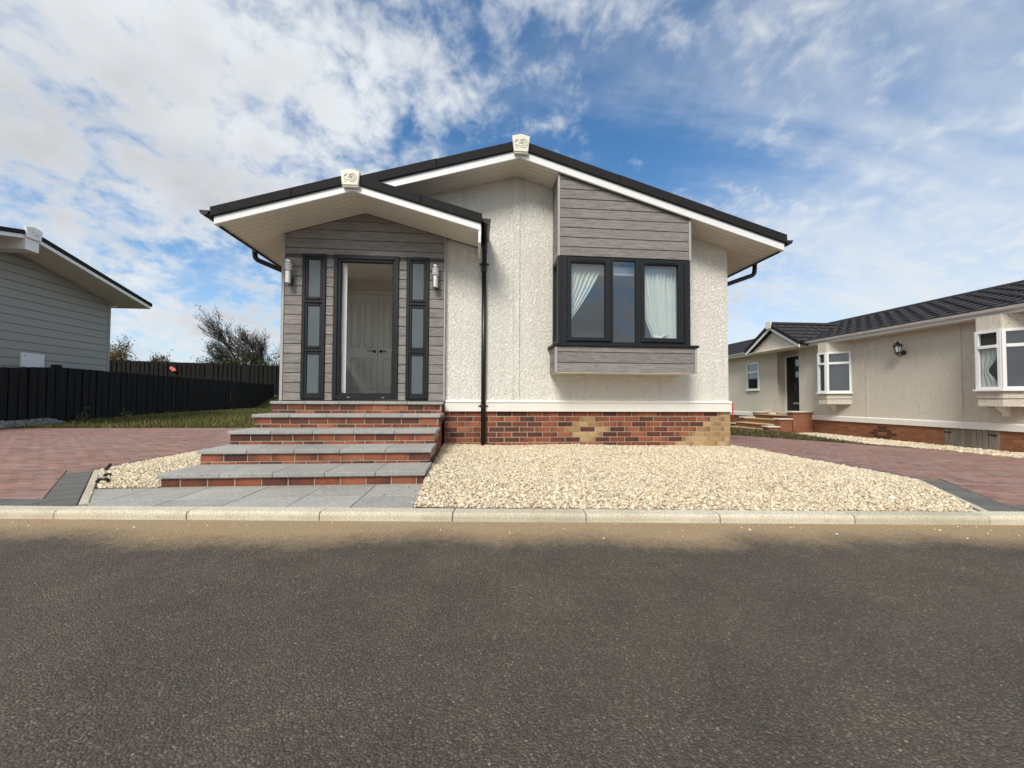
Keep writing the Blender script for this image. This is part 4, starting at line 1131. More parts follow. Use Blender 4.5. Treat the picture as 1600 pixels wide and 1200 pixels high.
for (xa, xb, yb) in ((pl+.02, PXR-.012, YC-.001), (PXR+.012, prr-.03, YC-.001)):
    n = 6; y0 = YP+.031; w = (yb-y0)/n
    for i in range(n):
        m0 = MB(); vs = [(x, y, pf(x)+dz_) for y in (y0+i*w+.003, y0+(i+1)*w-.003) for x in (xa, xb) for dz_ in (0, .012)]
        m0.add(vs, [(0, 4, 6, 2), (1, 3, 7, 5), (0, 1, 5, 4), (2, 6, 7, 3), (0, 2, 3, 1), (4, 5, 7, 6)]); m0.build('soffit_board', M['soffit'], porch)
    m0 = MB(); vs = [(x, y, pf(x)+dz_) for y in (y0, YW) for x in (xa, xb) for dz_ in (.006, .02)]
    m0.add(vs, [(0, 4, 6, 2), (1, 3, 7, 5), (0, 1, 5, 4), (2, 6, 7, 3), (0, 2, 3, 1), (4, 5, 7, 6)]); m0.build('soffit_backing', M['gap'], porch)
mb = MB(); mb.prism([(PXR-.014, pf(PXR-.014)-.003), (PXR, PZR-.003), (PXR+.014, pf(PXR+.014)-.003), (PXR+.014, PZR+.02), (PXR-.014, PZR+.02)], 'y', YP+.031, YC-.001); mb.build('ridge_trim', M['soffit'], porch)
m1 = MB(); z = pf(pl); m1.box(pl, pl+.03, YP+.032, YF+.05, z, z+PB+.02); m1.build('fascia', M['white'], porch)
m1 = MB(); m1.box(pl+.03, pl+.05, YP+.06, YF+.05, z-.014, z+.004); m1.build('fascia_drip', M['black'], porch)
# left flank soffit continues back under the main roof
mb = MB(); z = pf(prr); mb.box(prr-.034, prr, YP+.004, YW-.001, z-.155, z+.002); mb.box(prr-.03, prr, YP+.031, YW-.001, z+.002, z+PB); mb.build('fascia', M['white'], porch)
g = gutter(prr+.068, pf(prr)+.150, YP-.005, YW-.002, 1, porch)
mb = MB()
xg = .098; zt = pf(prr)+.10
mb.lathe([(.042, zt-.03), (.042, zt-.12), (.036, zt-.14), (.036, zt-.20)], (xg, 5.56), 14)
mb.tube([(xg, 5.56, zt-.19), (xg, 5.575, zt-.26), (xg-.002, 5.645, zt-.36), (xg-.002, 5.655, zt-.42)], .034, 14)
mb.build('gutter_outlet', M['black'], porch, smooth=True)
mb = MB(); mb.tube([(.096, 5.655, zt-.40), (.096, 5.655, .085)], .034, 16); dp = mb.build('downpipe', M['black'], H, smooth=True)
for z in (2.745, .690):
    mb = MB(); mb.lathe([(.040, z-.022), (.042, z-.018), (.042, z+.018), (.040, z+.022)], (.096, 5.655), 16); mb.box(.026, .166, 5.665, 5.685, z-.010, z+.010); mb.build('pipe_clip', M['black'], dp)
mb = MB(); mb.lathe([(.036, 2.62), (.040, 2.63), (.040, 2.70), (.036, 2.71)], (.096, 5.655), 16); mb.build('pipe_socket', M['black'], dp)
# --- ridge crests: five-sided plaques with a raised spray and scrolls
def crest(cx, zt, zb, wt_, wb_, y, parent, mat=None):
    mat = mat or M['crest']
    m0 = MB(); m0.prism([(cx-wb_/2, zb), (cx+wb_/2, zb), (cx+wt_/2, zt-.030), (cx, zt), (cx-wt_/2, zt-.030)], 'y', y, y+.05, ch=.008)
    m0.prism([(cx-wb_/2+.004, zb-.012), (cx+wb_/2-.004, zb-.012), (cx+wb_/2, zb+.01), (cx-wb_/2, zb+.01)], 'y', y+.012, y+.05)
    o = m0.build('crest', mat, parent)
    S = (zt-zb)/.2; m1 = MB()
    def cv(pts, r=.0048):
        m1.tube([(cx+px_*S, y+.0005, (zt+zb)/2-.006+pz_*S) for px_, pz_ in pts], r, 5)
    arc = lambda ox, oz, rx_, rz_, a0, a1, n=12: [(ox+rx_*math.cos(R(a0+(a1-a0)*i/n)), oz+rz_*math.sin(R(a0+(a1-a0)*i/n))) for i in range(n+1)]
    cv(arc(.026, 0, .048, .046, 150, -60)); cv(arc(.022, .002, .030, .028, 170, -120)); cv(arc(.024, -.006, .046, .044, 205, 320)); cv(arc(.02, .0, .013, .012, 0, 250))
    cv([(-.03, .004), (-.012, -.002), (.004, .004), (.02, -.002)]); cv([(-.028, -.026), (-.012, -.034), (.008, -.048)])
    cv([(-.07, .012), (-.058, .022), (-.044, .030)]); cv([(-.062, .006), (-.054, .030), (-.058, .042)]); cv([(-.05, .016), (-.036, .042), (-.03, .038)], .005)
    cv([(-.066, -.022), (-.052, -.020), (-.046, -.030)]); cv([(-.058, -.046), (-.046, -.050), (-.036, -.048)], .005); cv([(-.044, -.024), (-.036, -.034)])
    m1.build('relief', plain('shaded_crest_relief', (.40, .375, .30), .5), o); return o  # same cream as the plaque, its shading put into a darker colour
crest(-1.588, 3.650, 3.440, .236, .194, YP-.062, porch)
crest(.574, 4.372, 4.124, .245, .190, YF-.062, roof)
mb = MB(); mb.lathe([(.045, 4.36), (.03, 4.385), (.002, 4.395)], (.566, YF+.06), 10); mb.build('ridge_end', M['verge'], roof)

# --- steel wall lanterns either side of the door
def wall_lamp(x, label):
    y = YC-.085
    t = thing('wall_lamp', (x, YC, 2.345), label, 'wall lamp', 'steel lamps beside the door')
    m0 = MB(); m0.lathe([(.038, 2.352), (.041, 2.355), (.041, 2.508), (.038, 2.511)], (x, y), 28); m0.build('body', M['chrome'], t)
    m0 = MB(); m0.lathe([(.030, 2.511), (.030, 2.636)], (x, y), 24); m0.build('lens', M['clear'], t)
    for z in (2.528, 2.554, 2.580, 2.606):
        m0 = MB(); m0.lathe([(.032, z), (.046, z+.002), (.046, z+.010), (.032, z+.014)], (x, y), 24); m0.build('louvre_ring', M['white'], t)
    m0 = MB(); m0.lathe([(.040, 2.634), (.043, 2.637), (.043, 2.664), (.040, 2.668)], (x, y), 28); m0.build('cap', M['chrome'], t)
    m0 = MB(); m0.bbox(x-.034, x+.034, YC-.014, YC-.001, 2.35, 2.45, b=.003); m0.tube([(x, YC-.01, 2.40), (x, y+.02, 2.40)], .018, 10); m0.build('bracket', M['black'], t)
wall_lamp(-2.560, 'brushed steel wall lamp left of the door at the corner of the cladding')
wall_lamp(-.588, 'brushed steel wall lamp right of the door beside the cream render')

# ================================================================== ENTRANCE STEPS
ST = thing('entrance_steps', (-1.6, 4.6, 0), 'five red brick steps with grey slab treads rising to the open door', 'steps')
SX0, SX1 = -2.722, -.478
SY = [3.688, 4.170, 4.640, 5.105, 5.520]; SZ = [.127, .272, .426, .590, .752]
SO = [-2.344, -2.504, -2.508, -2.527, -2.525]
SJ = [[-2.235, -1.790, -1.347, -.906], [-2.276, -1.827, -1.380, -.928], [-2.282, -1.834, -1.386, -.930], [-2.299, -1.850, -1.393, -.941], [-2.297, -1.847, -1.398, -.946]]
core = MB()
for k in range(5):
    core.box(SX0+.008, SX1-.008, SY[k]+.008, 5.638, -.08 if k == 0 else SZ[k-1]-.06, SZ[k]-.040)
core = core.build('brickwork', M['mortar'], ST)
kb = lambda u, a, b: 'brick_dark' if random.random() < .13 else 'brick'
for k in range(5):
    top = SZ[k]-.040-.010
    low = -.03 if k == 0 else SZ[k-1]-.040
    c = 0
    while top-.075*c > low+.012:
        zc = top-.0325-.075*c
        lay(core, SX0+.002, SX1-.002, zc, SO[k]+(.1125 if c % 2 else 0), kb, lambda u, z, k=k: ((u, SY[k]+.004+.025, z), 0))
        c += 1
    nxt = SY[k+1] if k < 4 else 5.638
    xs = [SX0-.016]+SJ[k]+[SX1+.018]
    for i in range(5):
        g = .002
        m0 = MB(); m0.bbox(xs[i]+g, xs[i+1]-g, SY[k]-.022+random.uniform(-.002, .002), nxt+.03 if k < 4 else 5.637, SZ[k]-.039, SZ[k]+random.uniform(-.0015, .0015), b=.004); m0.build('slab', M['slab'], ST)
# flank walls in stretcher bond, levelled with the skirt of the house
for r in range(9):
    zc = .615+.075-.0375-.075*r-.001
    k = 0
    while k < 5 and SZ[k]-.045 < zc+.030: k += 1
    if k >= 5 or zc < -.02: continue
    for xf in (SX1-.004-.025, SX0+.004+.025):
        lay(core, SY[k]+.058, 5.636, zc, 3.7+(.1125 if r % 2 else 0), kb, lambda u, z, xf=xf: ((xf, u, z), math.pi/2))
# small things
mb = MB(); mb.tube([(3.878, 5.69, .765), (3.884, 5.672, .745), (3.888, 5.672, .66), (3.89, 5.68, .56), (3.884, 5.70, .50)], .008, 8)
tag(mb.build('red_cable', M['red'], smooth=True), 'short red cable hanging at the right corner of the plinth', 'cable')
for (x, y), lab, pts in (((-3.86, 4.50), 'bent black cable end poking from the left gravel, farthest from the road', [(0, 0, -.02), (.01, 0, .03), (.05, -.01, .055), (.075, -.01, .10)]),
                        ((-3.53, 4.13), 'stubby black cable end in the left gravel, middle one of three', [(-.04, 0, .0), (0, 0, .045), (.04, .01, .03)]),
                        ((-3.33, 3.85), 'black cable loop in the left gravel nearest the slabs', [(-.05, 0, .02), (-.01, -.01, .055), (.05, 0, .05), (.075, .01, .02)])):
    mb = MB(); mb.tube([(x+p[0]*.75, y+p[1], .02+p[2]*.75) for p in pts], .015, 8); tag(mb.build('cable_end', M['black'], smooth=True), lab, 'cable', 'cable ends in the gravel')
# ================================================================== NEIGHBOUR ON THE RIGHT
N = thing('bungalow', (12.5, 10.0, -.2), 'long beige rendered bungalow with charcoal tiled roof and white gutter on the right', 'bungalow')
NX, NY0, NY1 = 10.35, -2.0, 24.0
RY0, RY1, RDX = 11.80, 12.78, .36                    # door recess
ZP0, ZP1, ZE = .215, .353, 2.470
mb = MB()
mb.box(NX, NX+.12, NY0, RY0, ZP1-.02, ZE+.1); mb.box(NX, NX+.12, RY1, NY1, ZP1-.02, ZE+.1)
mb.box(NX+.12, NX+RDX, RY1, RY1+.1, ZP1-.02, ZE+.1); mb.box(NX+.12, NX+RDX, RY0-.1, RY0, ZP1-.02, ZE+.1)
mb.box(NX+RDX, NX+RDX+.1, RY0-.1, RY1+.1, 2.33, ZE+.1)
mb.box(NX, 16.0, NY1, NY1+.1, 0, ZE+.1); mb.box(NX, 16.0, NY0-.1, NY0, 0, ZE+.1)
mb.build('wall', M['render_far'], N)
mb = MB(); mb.prism([(NX-.03, ZP0), (NX+.1, ZP0), (NX+.1, ZP1+.01), (NX-.006, ZP1+.01), (NX-.03, ZP1-.015)], 'y', NY0, RY0-.02); mb.prism([(NX-.03, ZP0), (NX+.1, ZP0), (NX+.1, ZP1+.01), (NX-.006, ZP1+.01), (NX-.03, ZP1-.015)], 'y', RY1, NY1); mb.build('plinth_trim', M['trim'], N)
def cover(y0, y1): B('cover_strip', M['render_far'], N, NX-.009, NX+.01, y0, y1, ZP1+.012, ZE-.02)
for y in (RY1-.07, 11.28, 9.55, 7.52): cover(y, y+.06)
# brick skirt, courses as real geometry
def course_field(parent, x, y0, y1, z0, ztop, skip=(), accent=None, mkey='brick_org'):
    sk = MB(); sk.box(x+.006, x+.10, y0, y1, z0, ztop-.001); core_ = sk.build('brick_skirt', M['mortar_org'], parent)
    a, b = MB(), MB(); r = 0
    while ztop-.075*r > z0:
        zb, zt_ = ztop-.075*(r+1)+.008, ztop-.075*r-.002
        y = y0-(.1125 if r % 2 else 0)
        while y < y1:
            ya, yb = max(y+.005, y0), min(y+.220, y1); y += .225
            if yb-ya < .03: continue
            if any(s0 < (ya+yb)/2 < s1 for s0, s1 in skip): continue
            t_ = b if (accent and accent(r, (ya+yb)/2)) else a
            t_.box(x, x+.03, ya, yb, zb, zt_)
        r += 1
    tag(a.build('brick_courses', M[mkey], core_), kind='stuff')
    if b.v: tag(b.build('accent_bricks', M['brick_bro'], core_), kind='stuff')
    return core_
yd = 7.87+.225*6+.1125*0
def diamond(r, y):
    k = (y-yd)/.225            # a joint of the even courses lies at yd
    return (r == 1 and abs(k) < .3) or (r in (2, 4) and abs(k) < .8) or (r == 3 and .7 < abs(k) < 1.3) or (r == 5 and abs(k) < .3)
yk = math.floor((yd-.1125-(-2.0))/.225)
off = (yd-.1125+.1125)-(-2.0)-math.floor((yd-(-2.0))/.225)*.225
course_field(N, NX+.004, NY0+off-.225, 6.93, -.40, ZP0); course_field(N, NX+.004, 7.87, 11.28, -.40, ZP0, accent=diamond); course_field(N, NX+.004, 13.35, NY1, -.40, ZP0)
# timber access panel with black hinges
ap = thing('_', (0, 0, 0)); bpy.data.objects.remove(ap)
mb = MB(); mb.box(NX+.03, NX+.06, 6.93, 7.87, -.38, ZP0-.002); ap = mb.build('access_panel', M['gap'], N)
nb = 10; w = .94/nb
for i in range(nb):
    m0 = MB(); m0.bbox(NX+.004+random.uniform(-.004, .004), NX+.03, 6.93+i*w+.003, 6.93+(i+1)*w-.003, -.36+random.uniform(-.012, .012), ZP0-.004-random.uniform(0, .006), b=.003); m0.build('board', M['old_wood'], ap)
for y in (7.04, 7.80): B('hinge', M['black'], ap, NX-.006, NX+.003, y-.06, y+.06, .105, .130)
# eaves
XE = NX-.30
mb = MB(); mb.box(XE+.02, NX+.13, NY0, NY1, ZE, ZE+.015); mb.build('soffit', M['soffit'], N)
GA, GB = 11.10, 13.48                                # porch gable interrupts fascia and gutter
for a_, b_ in ((NY0, GA), (GB, NY1)):
    B('fascia', M['white'], N, XE, XE+.022, a_, b_, ZE-.004, ZE+.16)
    prof = [(-.060, .006)]+[(-.052*math.cos(math.pi*k/8), -.052*math.sin(math.pi*k/8)) for k in range(9)]+[(.058, .006)]
    m0 = MB(); m0.prism([(XE-.062+p[0], ZE+.115+p[1]) for p in prof], 'y', a_, b_); g = m0.build('gutter', M['white'], N)
    for y in np.arange(a_+.35, b_, .92):
        m1 = MB(); m1.prism([(XE-.062+p[0]*1.10, ZE+.116+p[1]*1.12) for p in prof], 'y', y, y+.06); m1.build('gutter_joint', M['white'], g)
# tiled roof
def tile_sheet(name, o, du, dv, nu, nv_, parent, pu=.30, amp=.022, lip=.028, mat='tile', clipf=None, cl=.33):
    """o: eave corner; du along the eave, dv up the slope (unit vectors), nu tiles by nv_ courses"""
    n_ = du.cross(dv).normalized()
    if n_.z < 0: n_ = -n_
    m0 = MB(); S = 8
    for j in range(nv_):
        vs = []; m_ = nu*S
        for r in range(3):
            t = (0, 0, 1)[r]; h = (-.004, lip, 0.0)[r]
            for i in range(m_+1):
                ph = 2*math.pi*i/S; wv = amp*(.5+.5*math.sin(ph))**1.5
                p = o+du*(pu*i/S)+dv*(cl*(j+t))+n_*(h+wv*(1 if r else .4))
                vs.append(tuple(p))
        m_ += 1
        m0.add(vs, [(r*m_+i, r*m_+i+1, (r+1)*m_+i+1, (r+1)*m_+i) for r in range(2) for i in range(m_-1)])
    if clipf:
        keep = [f for f in m0.f if clipf(np.mean([m0.v[i] for i in f], axis=0))]
        m0.f = keep
    ob = m0.build(name, M[mat], parent); tag(ob, kind='stuff'); return ob
RXN, RZN = 13.20, 3.665
ex, ez = XE-.05, ZE+.135
dv = Vector((RXN-ex, 0, RZN-ez)); Ls = dv.length; dv.normalize()
xs_ = XE+.03; zs_ = ez+(xs_-ex)*(RZN-ez)/(RXN-ex)
nro = MB(); nro.prism([(xs_, zs_-.01), (RXN, RZN-.04), (2*RXN-ex, ez-.04), (2*RXN-ex, ez-.10), (xs_, zs_-.03)], 'y', NY0-.3, NY1+.3)
nro = nro.build('roof', M['tile'], N)
nv_ = 10
tile_sheet('roof_tiles', Vector((ex, NY0-.3, ez)), Vector((0, 1, 0)), dv, int((NY1-NY0+.6)/.30), nv_, nro, cl=Ls/nv_)
mb = MB(); mb.tube([(RXN, NY0-.3, RZN+.01), (RXN, NY1+.3, RZN+.01)], .075, 10); mb.build('ridge', M['tile'], nro)
# porch gable
AX = 9.74; AY = (GA+GB)/2; AZ = 3.17; gs = (AZ-2.44)/((GB-GA)/2)
def gz(y): return AZ-gs*abs(y-AY)
pg = MB()
pg.prism([(GA+.05, ZE+.01), (GB-.05, ZE+.01), (AY, AZ-.02)], 'x', AX+.17, AX+.19)
pg.box(AX+.02, NX+.02, GA+.06, GB-.06, ZE+.003, ZE+.018)
pg = pg.build('porch_gable', M['trim'], N)
for k in range(7):
    z0, z1 = 2.492+k*.1+.003, 2.492+(k+1)*.1-.003
    p = [(GA, z0), (GB, z0), (GB, z1), (GA, z1)]
    p = clip(p, gs, 1, AZ-.03+gs*AY); p = clip(p, -gs, 1, AZ-.03-gs*AY) if len(p) > 2 else p
    if len(p) > 2 and abs(area(dedupe(p))) > .002:
        m0 = MB(); m0.prism(p, 'x', AX+.155, AX+.172, ch=.004); m0.build('plank', M['render_far'], pg)
for s_ in (-1, 1):
    ye = GA-.02 if s_ < 0 else GB+.02
    m0 = MB(); m0.prism([(AY, AZ-.01), (ye, gz(ye)-.01), (ye, gz(ye)+.085), (AY, AZ+.085)], 'x', AX, AX+.025, ch=.003); m0.build('bargeboard', M['white'], pg)
    m0 = MB(); m0.prism([(AY, AZ+.084), (ye, gz(ye)+.084), (ye, gz(ye)+.20), (AY, AZ+.20)], 'x', AX-.03, AX+.12, ch=.006); m0.build('verge_cap', M['verge'], pg)
    o = Vector((AX, ye, gz(ye)+.165)); dv2 = Vector((0, AY-ye, AZ-gz(ye))); L2 = dv2.length; dv2.normalize(); n2 = int(math.ceil(L2/.33))
    top = Vector((AX, AY, AZ+.165))
    tile_sheet('porch_tiles', Vector((AX, ye, gz(ye)+.165)), Vector((1, 0, 0)), dv2, 12, n2, pg, cl=L2/n2, clipf=lambda c: c[2] > ez+(c[0]-ex)*(RZN-ez)/(RXN-ex)-.08)
    m0 = MB(); m0.prism([(AY, AZ+.05), (ye, gz(ye)+.05), (ye, gz(ye)+.14), (AY, AZ+.14)], 'x', AX+.02, 11.6); m0.build('porch_deck', M['tile'], pg)
mb = MB(); mb.tube([(AX-.02, AY, AZ+.19), (12.3, AY, AZ+.20)], .07, 10); mb.build('ridge', M['tile'], pg)
mb = MB(); mb.prism([(AY-.10, AZ+.02), (AY+.10, AZ+.02), (AY+.13, AZ+.24), (AY, AZ+.27), (AY-.13, AZ+.24)], 'x', AX-.06, AX-.015, ch=.006); mb.build('crest', M['crest'], pg)
# door
B('door', M['black'], N, NX+RDX-.02, NX+RDX+.02, RY0+.06, RY1-.08, .36, 2.30)
nd = [o for o in N.children if o.name.startswith('door')][-1]
mb = MB()
for y0, y1 in ((RY0, RY0+.058), (RY1-.078, RY1)): mb.box(NX+RDX-.03, NX+RDX+.03, y0, y1, .34, 2.33)
mb.box(NX+RDX-.03, NX+RDX+.03, RY0+.058, RY1-.078, 2.29, 2.33); mb.box(NX+RDX-.06, NX+RDX+.03, RY0+.058, RY1-.078, .34, .37); mb.build('door_frame', M['white'], N)
for z in (1.95, 1.55, 1.15): B('glazing', M['glass'], nd, NX+RDX-.026, NX+RDX-.021, RY0+.36, RY0+.56, z, z+.22)
B('letter_plate', M['chrome'], nd, NX+RDX-.030, NX+RDX-.021, RY0+.32, RY0+.62, .68, .73)
# small casement left of the door
def casement(parent, p, q, z0, z1, zm, name='window', depth=.03, fr=.05, bl=-.05):
    """white window between plan points p and q"""
    p, q = Vector((*p, 0)), Vector((*q, 0)); d = (q-p); l = d.length; d.normalize(); n_ = Vector((d.y, -d.x, 0))
    if n_.x > 0: n_ = -n_
    def bar(mb, a, b, za, zb, o0, o1):
        vs = []
        for zz in (za, zb):
            for (t, o_) in ((a, o0), (b, o0), (b, o1), (a, o1)): vs.append(tuple(p+d*t+n_*o_+Vector((0, 0, zz))))
        f = [(0, 1, 2, 3), (4, 7, 6, 5), (0, 4, 5, 1), (1, 5, 6, 2), (2, 6, 7, 3), (3, 7, 4, 0)]
        mb.add(vs, f)
    mb = MB()
    bar(mb, 0, fr, z0, z1, -.02, depth); bar(mb, l-fr, l, z0, z1, -.02, depth); bar(mb, fr, l-fr, z1-fr, z1, -.02, depth); bar(mb, fr, l-fr, z0, z0+fr, -.02, depth)
    bar(mb, fr, l-fr, zm-.03, zm+.03, -.02, depth+.012)
    w_ = mb.build(name, M['white'], parent)
    for za, zb in ((z0+fr, zm-.03), (zm+.03, z1-fr)):
        m1 = MB(); bar(m1, fr-.004, l-fr+.004, za-.004, zb+.004, .002, .006); m1.build('pane', M['glass'], w_)
        m2 = MB(); bar(m2, fr-.004, l-fr+.004, za-.004, zb+.004, bl-.003, bl); m2.build('unlit_room_sheet', M['dark_room'], w_)  # dark sheet behind the pane, room darkness put into its colour
    m3 = MB(); bar(m3, -.02, l+.02, z0-.035, z0+.002, -.02, depth+.03); m3.build('sill', M['white'], w_)
    return w_
casement(N, (NX-.006, 13.58), (NX-.006, 14.22), 1.19, 2.21, 1.86, bl=0.0)
# splayed bays
def bay_n(y_far, D, front, label_):
    yn = y_far-D-front-D
    pts = [(NX, y_far-.24), (NX-D, y_far-D), (NX-D, y_far-D-front), (NX, yn)]
    mb = MB(); mb.prism(pts, 'z', .70, 1.0); b_ = mb.build('bay_window', M['render_far'], N)
    m0 = MB(); m0.prism([(NX, y_far-.21), (NX-D-.02, y_far-D+.012), (NX-D-.02, y_far-D-front-.012), (NX, yn-.03)], 'z', 1.0, 1.03); m0.build('sill', M['trim'], b_)
    m0 = MB(); m0.prism([(NX, y_far-.23), (NX-D-.008, y_far-D+.005), (NX-D-.008, y_far-D-front-.005), (NX, yn-.01)], 'z', .845, .855); m0.build('board_joint', M['gap'], b_)
    m0 = MB(); m0.prism(pts, 'z', 2.18, ZE); m0.build('bay_head', M['render_far'], b_)
    for i in range(3): casement(b_, pts[i], pts[i+1], 1.03, 2.18, 1.86, 'casement')
    yc = (y_far+yn)/2
    m0 = MB(); m0.prism([(NX, .70), (NX-.20, .70), (NX-.19, .66), (NX-.06, .58), (NX-.05, .50), (NX, .50)], 'y', yc-.05, yc+.05); m0.build('corbel', M['trim'], b_)
    return b_
bay_n(11.05, .38, .28, ''); bay_n(7.38, .38, .38, '')
def curtain_n(y, x, label):
    m0 = MB(); vs = []; nu, nv2 = 24, 12
    for j in range(nv2+1):
        t = j/nv2; wdt = .15*(1-.62*math.exp(-((t-.55)/.16)**2))
        for i in range(nu+1):
            s_ = i/nu; vs.append((x+.012*math.sin(s_*22), y-wdt*.9+1.8*wdt*s_+.05*math.exp(-((t-.55)/.25)**2), 1.82-.76*t))
    m0.add(vs, [(j*(nu+1)+i, (j+1)*(nu+1)+i, (j+1)*(nu+1)+i+1, j*(nu+1)+i+1) for j in range(nv2) for i in range(nu)])
    tag(m0.build('curtain', M['curtain'], smooth=True), label, 'curtain')
curtain_n(6.84, NX-.355, 'tied net curtain behind the nearest window of the beige bungalow')
# lantern
LT = thing('wall_lantern', (NX, 8.66, 2.05), 'black carriage lantern on the beige render between two bay windows', 'lantern')
lx, ly = NX-.17, 8.66
m0 = MB(); m0.lathe([(.045, 1.98), (.072, 2.12), (.076, 2.13), (.070, 2.135)], (lx, ly), 6, cap=False); m0.build('glass', M['clear'], LT)
m0 = MB()
for k in range(6):
    a = math.pi*k/3; m0.tube([(lx+.046*math.cos(a), ly+.046*math.sin(a), 1.975), (lx+.076*math.cos(a), ly+.076*math.sin(a), 2.135)], .0075, 5)
m0.lathe([(.02, 1.93), (.05, 1.955), (.05, 1.98), (.04, 1.985)], (lx, ly), 6); m0.build('cage', M['black'], LT)
m0 = MB(); m0.lathe([(.098, 2.125), (.092, 2.14), (.05, 2.195), (.022, 2.215), (.014, 2.24), (.0, 2.255)], (lx, ly), 6); m0.build('roof', M['black'], LT)
m0 = MB(); m0.tube([(lx, ly, 1.94), (lx, ly, 1.90), (lx+.06, ly, 1.885), (lx+.12, ly, 1.95), (NX, ly, 1.97)], .012, 7); m0.tube([(NX-.02, ly, 1.97), (NX-.001, ly, 1.97)], .058, 12); m0.build('arm', M['black'], LT)
# garden steps with stepped piers
BS = thing('brick_steps', (9.6, 12.3, -.2), 'orange brick steps with pale capped stepped piers at the black door', 'steps')
zb = -.42
for (yp, caps) in ((11.30, [(9.66, NX, .425), (9.24, 9.88, .200), (8.86, 9.50, -.035)]), (13.12, [(9.88, NX, .36), (9.40, 10.03, .175), (9.05, 9.60, -.04)])):
    for i, (xa, xb, zt_) in enumerate(caps):
        xr = xb if i == 0 else caps[i-1][0]-.0
        pm = MB(); pm.box(xa+.03, xr-.001 if i else xb-.002, yp, yp+.22, zb, zt_-.001); pr = pm.build('pier', M['mortar_org'], BS)
        a_ = MB(); r = 0
        while zt_-.075*(r+1) > zb-.05:
            x = xa+.03-(.1125 if r % 2 else 0)
            while x < xr:
                u0, u1 = max(x+.005, xa+.03), min(x+.22, xr); x += .225
                if u1-u0 > .03: a_.box(u0, u1, yp-.006, yp+.03, zt_-.075*(r+1)+.008, zt_-.075*r-.002)
            a_.box(xa+.024, xa+.05, yp, yp+.22, zt_-.075*(r+1)+.008, zt_-.075*r-.002)
            r += 1
        tag(a_.build('brick_courses', M['brick_org'], pr), kind='stuff')
        m1 = MB(); m1.bbox(xa-.01, (xb if i == 0 else min(xb, caps[i-1][0]+.025)), yp-.04, yp+.26, zt_, zt_+.045, b=.012); m1.build('coping', M['cap'], BS)
for xa, zt_ in ((9.80, .33), (9.42, .19), (9.08, .05), (8.82, -.10)):
    m1 = MB(); m1.box(xa, NX+(RDX-.05 if xa > 9.7 else -.002), 11.52, 13.12, zt_-.16 if xa > 8.9 else zb, zt_-.035); m1.build('riser', M['brick_org'], BS)
    m1 = MB(); m1.bbox(xa-.025, xa+.42, 11.523, 13.117, zt_-.034, zt_, b=.006); m1.build('tread', M['tread'], BS)

# ================================================================== NEIGHBOUR ON THE LEFT
Lh = thing('bungalow', (-17.0, 11.8, 0), 'grey boarded bungalow with white bargeboards behind the black fence on the left', 'bungalow')
LXW, LYA, LZA, LSL = -13.20, 11.80, 5.115, .255
LY0, LY1 = 8.21, 15.39
lz = lambda y: LZA-LSL*abs(y-LYA)
mb = MB(); mb.prism([(LY0, -.1), (LY1, -.1), (LY1, lz(LY1)+.02), (LYA, LZA+.02), (LY0, lz(LY0)+.02)], 'x', LXW-.02, LXW-.12)
mb.box(-24, LXW-.12, LY1-.1, LY1, -.1, lz(LY1)); mb.box(-24, LXW-.12, LY0, LY0+.1, -.1, lz(LY0)); mb.build('wall', M['grey_dark'], Lh)
z0 = -.03
while z0 < 5.2:
    p = [(LY0+.06, z0+.005), (LY1-.075, z0+.005), (LY1-.075, z0+.243-.005), (LY0+.06, z0+.243-.005)]
    p = clip(p, LSL, 1, LZA+LSL*LYA-.002); p = clip(p, -LSL, 1, LZA-LSL*LYA-.002) if len(p) > 2 else p
    if len(p) > 2 and abs(area(dedupe(p))) > .003:
        m0 = MB(); m0.prism(p, 'x', LXW+random.uniform(0, .003), LXW-.02, ch=.006); m0.build('plank', M['grey_board'], Lh)
    z0 += .243
for y0, y1 in ((LY1-.07, LY1+.012), (LY0-.012, LY0+.055)):
    mb = MB(); mb.bbox(LXW-.03, LXW+.012, y0, y1, -.1, lz(LY1)-.002, b=.005); mb.build('corner_trim', M['grey_board'], Lh)
LXB = -12.16
lroof = MB()
for ye in (15.78, 7.82):
    lroof.prism([(LYA, LZA+.05), (ye, lz(ye)+.05), (ye, lz(ye)+.22), (LYA, LZA+.22)], 'x', LXB-.05, -24.5)
lroof = lroof.build('roof', M['tile'], Lh)
for ye in (15.78, 7.82):
    mb = MB(); mb.prism([(LYA, LZA), (ye, lz(ye)), (ye, lz(ye)+.105), (LYA, LZA+.105)], 'x', LXB, LXB-.03, ch=.003); mb.build('bargeboard', M['white'], Lh)
    mb = MB(); yv = ye+(.05 if ye > LYA else -.05); mb.prism([(LYA, LZA+.104), (yv, lz(yv)+.104), (yv, lz(yv)+.225), (LYA, LZA+.225)], 'x', LXB+.03, LXB-.10, ch=.012); mb.build('verge_cap', M['verge'], lroof)
    mb = MB(); yo = ye-(.02 if ye > LYA else -.02); mb.prism([(LYA, LZA+.001), (yo, lz(yo)+.001), (yo, lz(yo)+.02), (LYA, LZA+.02)], 'x', LXB-.03, -24); mb.build('soffit', M['soffit'], Lh)
    mb = MB(); mb.box(-24, LXB-.03, min(ye, ye-.02*(1 if ye > LYA else -1)), max(ye, ye-.02*(1 if ye > LYA else -1)), lz(ye), lz(ye)+.14); mb.build('fascia', M['white'], Lh)
mb = MB(); mb.bbox(LXW, LXB+.02, LYA-.17, LYA+.17, LZA-.34, LZA-.02, b=.006); mb.build('ridge_beam_box', M['white'], Lh)
